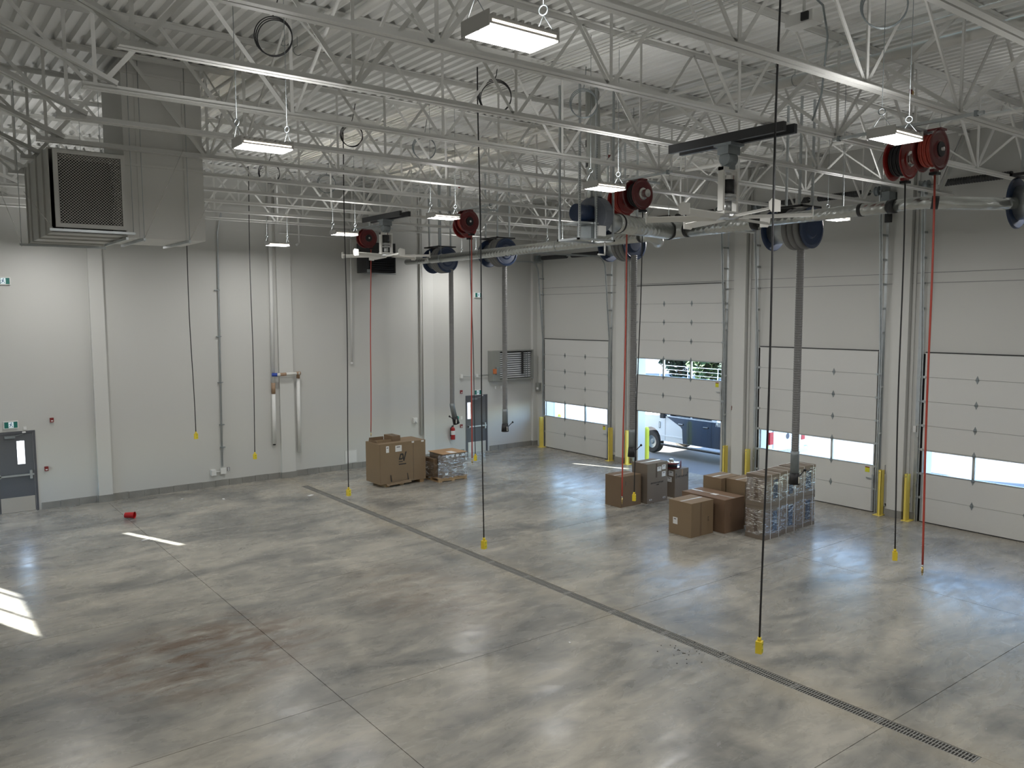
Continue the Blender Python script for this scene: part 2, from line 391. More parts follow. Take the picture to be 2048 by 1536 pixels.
# concrete block curb, block by block
def curb(name, segs, axis):
    o = struct(name)
    protos = {}
    for (a, b, d) in segs:
        k = max(1, round((b-a)/0.40)); s = (b-a)/k
        for i in range(k):
            u = a+i*s; h = 0.19+random.uniform(-0.006, 0.006)
            bx = G().use('block')
            if axis == 'x': bx.box(u+0.004, u+s-0.004, -0.02-d-random.uniform(0, 0.004), 0.0 if d == 0 else -d+0.06, 0, h)
            else: bx.box(-0.02-d-random.uniform(0, 0.004), 0.0 if d == 0 else -d+0.06, u+0.004, u+s-0.004, 0, h)
            part('block', bx, o)
curb('baseboard_back', [(-21.3, -18.42, 0), (-17.33, -15.96, 0), (-15.94, -15.54, 0.10), (-15.54, -10.60, 0), (-10.59, -10.08, 0.10), (-10.08, -5.26, 0), (-5.26, -4.78, 0.10), (-4.78, -3.45, 0), (-2.28, -0.24, 0), (-0.24, 0, 0.12)], 'x')
segs = []
for (a, b) in PIERS:
    m = (a+b)/2; segs += [(a+0.02, m-0.22, 0), (m-0.22, m+0.22, 0.16), (m+0.22, b-0.02, 0)]
curb('baseboard_right', segs, 'y')

# floor: slabs between saw-cut joints, on a dark bed
fl = struct('floor', G().use('joint').box(XL, 0.0, YF, 0.0, -0.20, -0.012))
XJ = [XL, -15.72, -10.60, -10.34, -5.04, 0.0]; YJ = [YF, -25.0, -20.06, -15.13, -10.18, -5.15, 0.0]
DR0, DR1 = -21.15, -1.60
gp = 0.0045
for i in range(5):
    if i == 2: continue
    for j in range(6):
        x0, x1, y0, y1 = XJ[i], XJ[i+1], YJ[j], YJ[j+1]
        if i == 1: x1 = -10.575
        if i == 3: x0 = -10.365
        part('slab', G().use('concrete').box(x0+gp, x1-(gp if i != 1 else 0), y0+gp, y1-gp, -0.10, 0.0), fl)
for y0, y1 in ((YF, DR0), (DR1, 0.0)): part('slab', G().use('concrete').box(-10.575, -10.365, y0, y1, -0.10, 0.0), fl)
struct('trim_30', G().use('concrete').box(0.0, 0.36, -24, -0.4, -0.10, -0.001))     # thresholds under the doors

# trench drain: channel and the grates one by one
td = thing('trench_drain', 'long narrow slotted steel trench drain crossing the concrete floor', 'drain', (-10.47, -11.4, 0))
part('channel', G().use('channel').box(-10.575, -10.365, DR0, DR1, -0.10, -0.06).box(-10.575, -10.565, DR0, DR1, -0.06, -0.012).box(-10.375, -10.365, DR0, DR1, -0.06, -0.012), td)
L0 = (DR1-DR0)/16
gg = G().use('grate')
gg.box(-0.098, -0.088, 0.006, L0-0.006, -0.025, -0.002).box(0.088, 0.098, 0.006, L0-0.006, -0.025, -0.002).box(-0.006, 0.006, 0.006, L0-0.006, -0.025, -0.002)
gg.box(-0.088, 0.088, 0.006, 0.028, -0.025, -0.002).box(-0.088, 0.088, L0-0.028, L0-0.006, -0.025, -0.002)
nb = 30
for k in range(nb):
    y = 0.045+(L0-0.09)*k/(nb-1); gg.box(-0.088, 0.088, y-0.007, y+0.007, -0.022, -0.003)
gm = gg.mesh('grate')
for k in range(16):
    o = bpy.data.objects.new('grate', gm); C.objects.link(o); o.parent = td; o.location = (0, DR0+L0*k+11.4, 0)

# roof deck: flutes run along y
g = G().use('deck_paint')
P = 0.2032; x = XL; prof = []
while x < 0.0:
    prof += [(x, ZD), (x+0.085, ZD), (x+0.110, ZD+0.076), (x+0.178, ZD+0.076)]; x += P
prof = [(min(px, 0.0), z) for px, z in prof] + [(0.0, ZD)]
v = [(px, YF, z) for px, z in prof] + [(px, 0.0, z) for px, z in prof]; n_ = len(prof)
g.add(v, [(i, i+1, n_+i+1, n_+i) for i in range(n_-1)])
struct('ceiling', g)

# ================================================================== OVERHEAD DOORS
SH = 0.605
def hinge_mesh(z, y, x=-0.052):
    g = G().use('galv_dark')
    g.box(x-0.005, x, y-0.035, y+0.035, z-0.035, z+0.035)
    for s in (1, -1):
        g.add([(x, y-0.03, z+s*0.03), (x, y+0.03, z+s*0.03), (x, y, z+s*0.10), (x-0.006, y-0.03, z+s*0.03), (x-0.006, y+0.03, z+s*0.03), (x-0.006, y, z+s*0.10)], [(0,1,2),(3,5,4),(0,3,4,1),(1,4,5,2),(2,5,3,0)])
    g.use('galv_dark').cyl((x-0.016, y-0.04, z), (x-0.016, y+0.04, z), 0.010, 8)
    return g
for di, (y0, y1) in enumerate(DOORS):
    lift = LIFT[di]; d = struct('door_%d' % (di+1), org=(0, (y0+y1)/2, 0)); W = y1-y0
    win = 2
    yh = [y0+W*0.34, y0+W*0.66]
    for s in range(7):
        z0 = lift+0.02+s*SH; z1 = z0+SH
        if s == 2:
            g = G().use('galv'); fr = 0.03
            g.box(-0.05, -0.005, y0, y1, z0+0.003, z0+fr).box(-0.05, -0.005, y0, y1, z1-fr, z1-0.003)
            g.box(-0.05, -0.005, y0, y0+fr, z0+fr, z1-fr).box(-0.05, -0.005, y1-fr, y1, z0+fr, z1-fr)
            sec = part('window_section', g, d)
            for yy in yh: part('mullion', G().use('galv').box(-0.055, -0.002, yy-0.03, yy+0.03, z0+fr, z1-fr), sec)
            ed = [y0+fr, yh[0]-0.03, yh[0]+0.03, yh[1]-0.03, yh[1]+0.03, y1-fr]
            for a, b in zip(ed[::2], ed[1::2]): part('pane', G().use('glass').box(-0.030, -0.024, a, b, z0+fr, z1-fr), sec)
        else:
            g = G().use('door_white').box(-0.05, -0.003, y0, y1, z0+0.0035, z1-0.0035).use('plate_grey').box(-0.035, -0.004, y0, y1, z1-0.0035, z1+(0.0035 if s != 1 else 0.003)).box(-0.035, -0.004, y0, y1, z0-0.001, z0+0.0035)
            if s in (0, 1): g.use('galv').box(-0.054, -0.05, y0, y0+0.05, z0+0.02, z1-0.02).box(-0.054, -0.05, y1-0.05, y1, z0+0.02, z1-0.02)
            sec = part('section', g, d)
    part('seal', G().use('black').box(-0.047, -0.006, y0, y1, lift, lift+0.022), d)
    part('top_strut', G().use('black_steel').box(-0.065, -0.003, y0, y1, lift+0.02+7*SH-0.002, lift+0.02+7*SH+0.022), d)
    for s in range(1, 7):
        z = lift+0.02+s*SH
        for yy in yh: part('hinge', hinge_mesh(z, yy), d)
        for yy, sg in ((y0, -1), (y1, 1)):
            part('roller', G().use('galv').box(-0.075, -0.05, yy-0.03, yy+0.03, z-0.03, z+0.03).cyl((-0.07, yy, z), (-0.07, yy+sg*0.12, z), 0.008, 6).cyl((-0.07, yy+sg*0.07, z), (-0.07, yy+sg*0.10, z), 0.028, 8), d)
    top = 7.25 if di == 0 else 8.20
    part('jamb_shade', G().use('black').box(-0.012, -0.001, y1+0.002, y1+0.075, 0.0, 4.22), d); part('jamb_shade', G().use('black').box(-0.012, -0.001, y0-0.03, y0-0.002, 0.0, 4.22), d)  # black strips put in as the shade between track and door
    for yy, sg in ((y0, -1), (y1, 1)):
        # wall angle, vertical track and, above the opening, the track leaning away with its rungs
        part('wall_angle', G().use('galv').angle((-0.002, yy+sg*0.15, 0), (-0.002, yy+sg*0.15, top), 0.07, 0.005, 1, 1, upv=(1,0,0)), d)
        pts = [(-0.07, 0.0), (-0.07, 4.2), (-0.30, top-0.45)]
        if di == 0:
            for k in range(1, 9):
                a = k/8*math.pi/2; pts.append((-0.30-0.42*(1-math.cos(a)), top-0.42+0.42*math.sin(a)-0.03))
            pts.append((-3.9, top-0.03))
        else: pts.append((-0.36, top))
        tg = G().use('galv')
        P3 = [(px, yy+sg*0.085, pz) for px, pz in pts]
        for p, q in zip(P3, P3[1:]):
            tg.bar(p, q, 0.055, 0.006, upv=(0,1,0) if abs(q[0]-p[0]) < abs(q[2]-p[2]) else (0,1,0))
            tg.bar((p[0], p[1]-0.026, p[2]), (q[0], q[1]-0.026, q[2]), 0.006, 0.03, upv=(0,1,0)); tg.bar((p[0], p[1]+0.026, p[2]), (q[0], q[1]+0.026, q[2]), 0.006, 0.03, upv=(0,1,0))
        part('track', tg, d)
        for z in [0.9, 2.1, 3.3]: part('rung', G().use('galv').box(-0.09, 0, yy+sg*0.10, yy+sg*0.15, z, z+0.05), d)
        z = 4.7
        while z < top-0.3:
            xx = -0.07-(z-4.2)/(top-0.45-4.2)*0.23
            part('rung', G().use('galv').box(xx, 0, yy+sg*0.09, yy+sg*0.13, z, z+0.05), d); z += 0.62
        part('bearing_plate', G().use('galv').box(-0.46, 0.0, yy+sg*0.14, yy+sg*0.146, top-0.08, top+0.22), d)
    zs = top+0.10
    sh = part('spring_shaft', G().use('galv').cyl((-0.34, y0-0.2, zs), (-0.34, y1+0.2, zs), 0.016, 8), d)
    for a, b in ((0.06, 0.46), (0.54, 0.94)) if di != 3 else ((0.48, 0.90), (0.06, 0.40)):
        sp = G().use('black_steel'); ya, yb = y0+W*a, y0+W*b; m_ = 26; rr = []
        for k in range(m_*2+1): rr.append((( yb-ya)*k/(m_*2), 0.085 if k % 2 else 0.075))
        sp.lathe((-0.34, ya, zs), (-0.34, yb, zs), [(0, 0.02)]+rr+[(yb-ya, 0.02)], 14)
        part('torsion_spring', sp, d)
    for yy, sg in ((y0, -1), (y1, 1)): part('cable_drum', G().use('galv_dark').lathe((-0.34, yy-0.05, zs), (-0.34, yy+0.05, zs), [(0, 0.02), (0, 0.12), (0.02, 0.12), (0.03, 0.10), (0.08, 0.10), (0.09, 0.12), (0.10, 0.12), (0.10, 0.02)], 16), d)
    # yellow label, lock handle
    part('warning_label', G().use('sign_label').box(-0.056, -0.05, y0+0.12, y0+0.24, lift+2*SH-0.16, lift+2*SH-0.04).use('alarm_red').box(-0.0565, -0.05, y0+0.12, y0+0.24, lift+2*SH-0.04, lift+2*SH-0.015), d)
    part('lock_handle', G().use('galv').box(-0.075, -0.05, y0-0.01, y0+0.20, lift+SH+0.28, lift+SH+0.31).box(-0.08, -0.05, y0-0.01, y0+0.04, lift+SH+0.20, lift+SH+0.40), d)
# jackshaft operator beside the third door
t = thing('door_operator', 'grey box motor operator high on pier right of third overhead door', 'door motor', (-0.3, -14.42, 7.9))
part('housing', G().use('galv_dark').box(-0.48, -0.1, -14.52, -14.32, 7.75, 8.25), t)
part('motor', G().use('black_steel').cyl((-0.3, -14.42, 7.75), (-0.3, -14.42, 7.5), 0.09, 14), t)
part('bracket', G().use('galv').box(-0.1, 0.0, -14.5, -14.34, 7.8, 8.2), t)

# ------------------------------------------------------------------ man doors
for di, (x0, x1, _) in enumerate(MD):
    d = struct('door_%d' % (6+di), org=((x0+x1)/2, 0, 0))
    g = G().use('man_frame').box(x0-0.06, x0, -0.02, 0.14, 0, 2.19).box(x1, x1+0.06, -0.02, 0.14, 0, 2.19).box(x0, x1, -0.02, 0.14, 2.13, 2.19)
    part('door_frame', g, d)
    wx0, wx1 = ((-17.83, -17.65) if di == 0 else (-3.29, -3.12)); wz0, wz1 = 1.30, 1.93
    g = G().use('man_door')
    wall_grid(g, x0+0.003, x1-0.003, 0.01, 2.127, [(wx0, wx1, wz0, wz1)], lambda a, b, c, e: g.box(a, b, 0.0, 0.044, c, e))
    leaf = part('leaf', g, d)
    part('lite_frame', G().use('man_frame').box(wx0-0.015, wx0, -0.006, 0.05, wz0-0.015, wz1+0.015).box(wx1, wx1+0.015, -0.006, 0.05, wz0-0.015, wz1+0.015).box(wx0, wx1, -0.006, 0.05, wz0-0.015, wz0).box(wx0, wx1, -0.006, 0.05, wz1, wz1+0.015), leaf)
    part('pane', G().use('glass').box(wx0, wx1, 0.019, 0.025, wz0, wz1), leaf)
    part('kick_plate', G().use('kick').box(x0+0.04, x1-0.02, -0.004, 0, 0.02, 0.42), leaf)
    part('panic_bar', G().use('galv').box(x0+0.03, x1-0.02, -0.075, -0.045, 0.99, 1.035).box(x1-0.12, x1-0.06, -0.09, 0.0, 0.90, 1.12).box(x0+0.03, x0+0.07, -0.075, 0.0, 0.97, 1.055), leaf)
    part('door_closer', G().use('galv_dark').box(x0+0.20, x0+0.44, -0.06, 0.0, 2.02, 2.08).bar((x0+0.35, -0.05, 2.06), (x0+0.62, -0.09, 2.12), 0.02, 0.012), leaf)
    part('threshold', G().use('kick').box(x0, x1, -0.06, 0.2, 0.0, 0.012), d)
    part('door_bracket', G().use('plate').box(x1-0.24, x1-0.16, -0.05, -0.02, 2.14, 2.18), d)

# ================================================================== ROOF STEEL
ZB, ZT = 8.00, 9.44
JY = [-1.30-1.845*k for k in range(14)]
XB = [-1.20-2.44*n for n in range(8)]; XT = [(a+b)/2 for a, b in zip(XB, XB[1:])]
def two_angles(g, p0, p1, l=0.074, t=0.009, gap=0.013, flip=1):
    g.angle(p0, p1, l, t, 1, flip, gap, 0); g.angle(p0, p1, l, t, -1, flip, -gap, 0); return g
def ordinal(k): return ['first','second','third','fourth','fifth','sixth','seventh','eighth','ninth','tenth','eleventh','twelfth','thirteenth','fourteenth'][k]
def make_joist(y):
    t = thing('roof_joist', 'x', 'roof truss', (0, y, ZB), 'white steel roof joists')
    part('bottom_chord', two_angles(G().use('steel_paint'), (-18.42, y, ZB-0.04), (-0.60, y, ZB-0.04)), t)
    part('top_chord', two_angles(G().use('steel_paint'), (XL, y, ZT+0.055), (0, y, ZT+0.055), flip=-1), t)
    part('end_diagonal', two_angles(G().use('steel_paint'), (-21.2, y, ZT-0.06), (-18.05, y, ZB+0.02)), t)
    part('end_diagonal', two_angles(G().use('steel_paint'), (-1.20, y, ZB+0.02), (-0.06, y, ZT-0.03)), t)
    W = 0.046
    for i, x in enumerate(XB):
        part('post', G().use('steel_paint').angle((x, y-0.02, ZB), (x, y-0.02, ZT), W, 0.006, 1, 1, -W/2, 0, upv=(0,1,0)), t)
    dl = []
    for i, x in enumerate(XT):
        dl += [(XB[i], x), (XB[i+1], x)]
    for k, (a, b) in enumerate(dl):
        s = 0.018 if k % 2 else -0.022
        L_ = 0.058 if (a < -14 or a > -6) else 0.048
        part('diagonal', G().use('steel_paint').angle((a+(0.05 if b > a else -0.05), y+s, ZB), (b, y+s, ZT), L_, 0.006, 1, 1, -L_/2, 0, upv=(0,1,0)), t)
    part('diagonal', G().use('steel_paint').angle((-18.33, y+0.02, ZB), (-19.75, y+0.02, ZT), W, 0.006, 1, 1, -W/2, 0, upv=(0,1,0)), t)
    part('post', G().use('steel_paint').angle((-19.75, y-0.02, 8.70), (-19.75, y-0.02, ZT), W, 0.006, 1, 1, -W/2, 0, upv=(0,1,0)), t)
    part('bearing_seat', G().use('steel_paint').box(-0.16, 0.0, y-0.09, y+0.09, ZT-0.06, ZT-0.01), t)
    return t
j0 = make_joist(JY[0])
where = ['nearest the back wall', 'second from the back wall', 'third from the back wall', 'fourth from the back wall', 'fifth from the back wall, just behind the big duct',
         'sixth from the back wall, crossing just before the duct grille', 'seventh from the back wall', 'eighth from the back wall', 'ninth from the back wall, carrying the near fan beam',
         'tenth from the back wall, above the near ceiling fan', 'eleventh from the back wall', 'twelfth from the back wall, nearest one wholly in view', 'thirteenth from the back wall, at the top edge', 'fourteenth from the back wall, overhead']
for k in range(14):
    o = j0 if k == 0 else copy_tree(j0, (0, JY[k], ZB))
    o['label'] = 'white open-web steel roof joist, ' + where[k]
# cross bracing between neighbouring joists
br0 = None
for xi, (bx, wdt, nm) in enumerate([(-8.52, 0.055, 'middle'), (-15.84, 0.03, 'left'), (-3.64, 0.03, 'right')]):
    pr = None
    for k in range(13):
        ya, yb = JY[k], JY[k+1]
        if pr is None:
            pr = thing('cross_brace', 'x', 'brace', (bx, ya, ZB), 'crossed braces of the %s row between roof joists' % nm)
            part('strut', G().use('steel_paint').angle((bx+0.03, ya-0.03, ZB+0.06), (bx+0.03, yb+0.03, ZT-0.02), wdt, 0.006, 1, 1, -wdt/2, 0, upv=(1,0,0)), pr)
            part('strut', G().use('steel_paint').angle((bx-0.03, ya-0.03, ZT-0.02), (bx-0.03, yb+0.03, ZB+0.06), wdt, 0.006, 1, 1, -wdt/2, 0, upv=(1,0,0)), pr); o = pr
        else: o = copy_tree(pr, (bx, ya, ZB))
        side = {'middle': 'middle row', 'left': 'left row', 'right': 'row by overhead doors'}[nm]
        o['label'] = 'white crossed roof brace, %s, %s gap from back wall' % (side, ordinal(k))

# ================================================================== HIGH BAY LAMPS
def lamp_proto():
    t = thing('high_bay_lamp', 'x', 'lamp', (0, 0, 7.2), 'hanging high bay lamps')
    g = G().use('lamp_body').box(-0.30, 0.30, -0.165, 0.165, 7.22, 7.275)
    for k in range(9): g.box(-0.26+k*0.06, -0.235+k*0.06, -0.15, 0.15, 7.275, 7.30)
    part('housing', g, t)
    for s in (-1, 1):
        part('light_strip', G().use('lamp_face').box(-0.285, 0.285, s*0.085-0.060, s*0.085+0.060, 7.205, 7.22), t)
        part('side_slots', G().use('lamp_slot').box(-0.28, 0.28, s*0.166-0.002, s*0.166+0.002, 7.235, 7.25), t)
    part('end_plate', G().use('lamp_body').box(-0.31, -0.30, -0.165, 0.165, 7.205, 7.31), t)
    part('end_plate', G().use('lamp_body').box(0.30, 0.31, -0.165, 0.165, 7.205, 7.31), t)
    for s in (-1, 1):
        g = G().use('galv_dark').cyl((s*0.30, -0.10, 7.31), (s*0.30, 0, 7.44), 0.003, 5).cyl((s*0.30, 0.10, 7.31), (s*0.30, 0, 7.44), 0.003, 5)
        g.torus((s*0.30, 0, 7.475), (1, 0.4, 0), 0.035, 0.006, 16, 5)
        g.cyl((s*0.30, 0, 7.51), (s*0.30, 0, 9.50), 0.004, 5)
        part('hanger', g, t)
    return t
LAMPS = []
LL = {(-16.81,-20.41): 'largest white hanging lamp, near the top centre of the picture', (-16.80,-15.63): 'white hanging lamp right of the big grey duct riser',
      (-11.30,-20.31): 'white hanging lamp left of the nearest pair of red reels', (-11.35,-15.69): 'white hanging lamp left of the red reels above the tall carton group',
      (-11.26,-10.88): 'white hanging lamp left of the red reel above the far exhaust hoses', (-11.32,-6.47): 'white hanging lamp beside the farthest red reel',
      (-11.46,-2.50): 'small far white hanging lamp in front of the back wall white pipes', (-4.40,-15.45): 'white hanging lamp under the near silver exhaust duct beside third overhead door',
      (-4.25,-10.95): 'tiny white hanging lamp at the bend of the thick silver duct', (-4.35,-6.30): 'white hanging lamp hidden behind the far silver duct',
      (-4.25,-1.60): 'farthest white hanging lamp near the far corner, behind the silver duct',
      (-16.80,-6.50): 'white hanging lamp behind the grille duct', (-17.1,-2.20): 'white hanging lamp over the left end of the back wall',
      (-4.7,-20.3): 'white hanging lamp beyond the right edge beside fourth overhead door', (-16.8,-25.4): 'white hanging lamp overhead behind the viewer', (-11.3,-25.2): 'white hanging lamp out of view, behind right', (-4.7,-25.2): 'white hanging lamp out of view by the fifth overhead door'}
lp = lamp_proto(); first = True
for (x, y), lab in LL.items():
    o = lp if first else copy_tree(lp); first = False
    o.location = (x, y, 7.2); o['label'] = lab
    a = bpy.data.lights.new('lamp_light', 'AREA'); a.shape = 'RECTANGLE'; a.size = 0.56; a.size_y = 0.30; a.energy = LAMP_W; a.color = LAMP_C
    ao = bpy.data.objects.new('lamp_light', a); C.objects.link(ao); ao.location = (x, y, 7.198)
    a = bpy.data.lights.new('ceiling_fill', 'AREA'); a.shape = 'RECTANGLE'; a.size = 0.56; a.size_y = 0.30; a.energy = FILL_W; a.color = LAMP_C  # fill light added above each housing, aimed up to brighten the ceiling
    ao = bpy.data.objects.new('ceiling_fill', a); C.objects.link(ao); ao.location = (x, y, 7.315); ao.rotation_euler = (math.pi, 0, 0)

# ================================================================== HOSE AND CORD REELS
def sag(p0, p1, wob=0.02, n=14, seed=0):
    rnd = random.Random(seed); ph = rnd.uniform(0, 6); pts = []
    for i in range(n+1):
        f = i/n; e = math.sin(f*math.pi)
        pts.append((p0[0]+(p1[0]-p0[0])*f+wob*e*math.sin(5*f+ph), p0[1]+(p1[1]-p0[1])*f+wob*e*math.cos(4*f+ph), p0[2]+(p1[2]-p0[2])*f))
    return pts
def plug(g, x, y, z, rot=0.0, s=1.0):
    M = Euler((0, 0, rot)).to_matrix()
    g.use('yellow_plug').obox((x, y, z-0.075*s), 0.075*s, 0.07*s, 0.14*s, M); g.cyl((x, y, z), (x, y, z+0.04*s), 0.022*s, 8)
    for dz in (-0.045, -0.105):
        c = Vector((x, y, z)) + M @ Vector((0, -0.0365*s, 0)); g.use('sign_label').obox(c+Vector((0,0,dz*s)), 0.034*s, 0.006, 0.04*s, M)
        g.use('black').obox(c+M @ Vector((-0.008*s, -0.003, 0))+Vector((0,0,dz*s+0.006)), 0.004, 0.004, 0.012, M).obox(c+M @ Vector((0.008*s, -0.003, 0))+Vector((0,0,dz*s+0.006)), 0.004, 0.004, 0.012, M)
    return g
def red_reel(x, y, z, label, drop, cord=False, lit=False, seed=1):
    t = thing('cord_reel' if cord else 'hose_reel', label, 'reel', (x, y, z), 'red reels under the roof joists')
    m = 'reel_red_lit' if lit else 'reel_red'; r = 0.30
    for s, nm in ((-1, 'front_flange'), (1, 'rear_flange')):
        yy = y+s*0.11
        g = G().use(m).lathe((x, yy-s*0.0, z), (x, yy+s*0.05, z), [(0, 0.04), (0, r-0.02), (0.012, r), (0.025, r), (0.03, r-0.03), (0.012, r-0.06), (0.012, 0.14), (0.03, 0.12), (0.03, 0.0)], 32)
        part(nm, g, t)
    ww = G().use('rubber' if cord else 'hose_red')
    for k in range(6): ww.torus((x, y-0.08+k*0.032, z), (0,1,0), 0.225-0.01*(k % 2), 0.017, 28, 6)
    part('wound_cord' if cord else 'wound_hose', ww, t)
    g = G().use('chrome').lathe((x, y-0.14, z), (x, y-0.30, z), [(0, 0.0), (0, 0.12), (0.02, 0.12), (0.03, 0.085), (0.14, 0.08), (0.15, 0.0)], 20) if cord else G().use('black').lathe((x, y-0.14, z), (x, y-0.30, z), [(0, 0.0), (0, 0.11), (0.02, 0.11), (0.022, 0.0)], 20).use('chrome').lathe((x, y-0.162, z), (x, y-0.30, z), [(0, 0.0), (0, 0.035), (0.03, 0.03), (0.032, 0)], 12)
    part('hub', g, t)
    g = G().use(m).box(x-0.09, x+0.09, y-0.18, y+0.18, z+0.27, z+0.30).box(x-0.05, x+0.05, y+0.145, y+0.165, z, z+0.28).box(x+0.05, x+0.21, y-0.03, y+0.03, z-0.30, z-0.26)
    part('mount', g, t)
    part('roller_guide', G().use('black').box(x+0.09, x+0.21, y-0.06, y+0.06, z-0.34, z-0.30), t)
    part('swivel_pipe', G().use('brass').cyl((x, y+0.2, z+0.05), (x, y+0.2, z+0.30), 0.012, 8), t) if not cord else None
    dx, dy, dz = drop; p0 = (x+0.15, y, z-0.32)
    if cord:
        part('cord', G().use('rubber').tube(sag(p0, (dx, dy, dz), 0.025, 16, seed), 0.0115, 6), t)
        part('plug_box', plug(G(), dx, dy, dz, 0.6), t)
    else:
        part('hose', G().use('hose_red').tube(sag(p0, (dx, dy, dz), 0.02, 16, seed), 0.0165, 8), t)
        part('coupling', G().use('chrome').cyl((dx, dy, dz), (dx, dy, dz-0.04), 0.013, 8).use('brass').cyl((dx, dy, dz-0.04), (dx, dy, dz-0.13), 0.017, 8).cyl((dx, dy, dz-0.13), (dx, dy, dz-0.17), 0.008, 6), t)
    return t
red_reel(-7.95, -19.10, 7.66, 'dark red hose reel, nearest and largest, with its red hose hanging down', (-7.96, -19.23, 1.40), lit=False, seed=11)
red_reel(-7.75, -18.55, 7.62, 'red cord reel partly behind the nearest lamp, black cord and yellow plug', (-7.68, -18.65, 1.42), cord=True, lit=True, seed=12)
red_reel(-8.17, -13.35, 7.66, 'dark red cord reel above the tall carton group, chrome motor hub', (-8.01, -13.17, 1.44), cord=True, seed=13)
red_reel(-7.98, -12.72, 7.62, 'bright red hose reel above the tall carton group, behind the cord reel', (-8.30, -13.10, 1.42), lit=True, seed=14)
red_reel(-8.28, -7.36, 7.64, 'red hose reel beside the lamp before the far exhaust hoses, red hose below', (-8.19, -7.39, 1.42), seed=16)
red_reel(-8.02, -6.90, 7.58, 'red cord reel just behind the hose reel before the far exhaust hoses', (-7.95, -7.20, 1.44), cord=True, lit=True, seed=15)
red_reel(-8.10, -1.45, 7.66, 'farthest red hose reel, behind the far ceiling fan', (-7.95, -1.20, 1.40), seed=17)
for (x0, y0, x1, y1, lab) in [(-8.6, -20.1, -8.6, -17.9, 'long grey strut channel carrying the nearest pair of red reels'), (-8.45, -14.5, -8.45, -12.2, 'grey strut channel carrying the red reels above the tall cartons'),
                       (-8.45, -8.75, -8.45, -6.75, 'grey strut channel carrying the red reels before the exhaust hoses'), (-8.45, -3.2, -8.45, -1.2, 'grey strut channel carrying the farthest red reel')]:
    t = thing('strut_channel', lab, 'beam', (x0, y0, 7.93), 'strut channels under the joists')
    part('channel', G().use('galv').box(x0-0.02, x0+0.02, y0, y1, 7.915, 7.957).box(x0+0.02, x0+0.85, (y0+y1)/2-0.08, (y0+y1)/2-0.04, 7.915, 7.957).box(x0+0.02, x0+0.85, (y0+y1)/2+0.40, (y0+y1)/2+0.44, 7.915, 7.957), t)
    for yy in (y0+0.1, y1-0.1): part('clamp', G().use('galv_dark').box(x0-0.03, x0+0.03, yy-0.02, yy+0.02, 7.90, 7.975), t)
for (x, y, xt, yt, zt, lab, s) in [(-12.0, -13.27, -12.05, -13.25, 8.95, 'black drop cord with yellow plug box hanging over the floor drain, third nearest', 21), (-11.92, -19.12, -11.70, -19.05, 8.95, 'nearest black drop cord, big yellow outlet box at its end', 22),
                     (-12.0, -7.79, -11.92, -7.75, 8.95, 'black drop cord with yellow box hanging before the back wall, left of the large carton', 23), (-11.99, -1.62, -11.9, -1.58, 8.95, 'black drop cord with yellow box left of the wrapped white pipes', 24),
                     (-13.68, -1.72, -13.75, -1.75, 8.95, 'leftmost black drop cord with small yellow box', 25)]:
    z = 1.95 if s == 25 else 1.17
    t = thing('drop_cord', lab, 'cord', (x, y, z), 'black drop cords from the roof')
    part('cord', G().use('rubber').tube([(xt, yt, 9.52)]+sag((xt, yt, zt), (x, y, z), 0.03, 20, s), 0.0128, 6), t)
    part('plug_box', plug(G(), x, y, z, 0.35, 1.1), t)

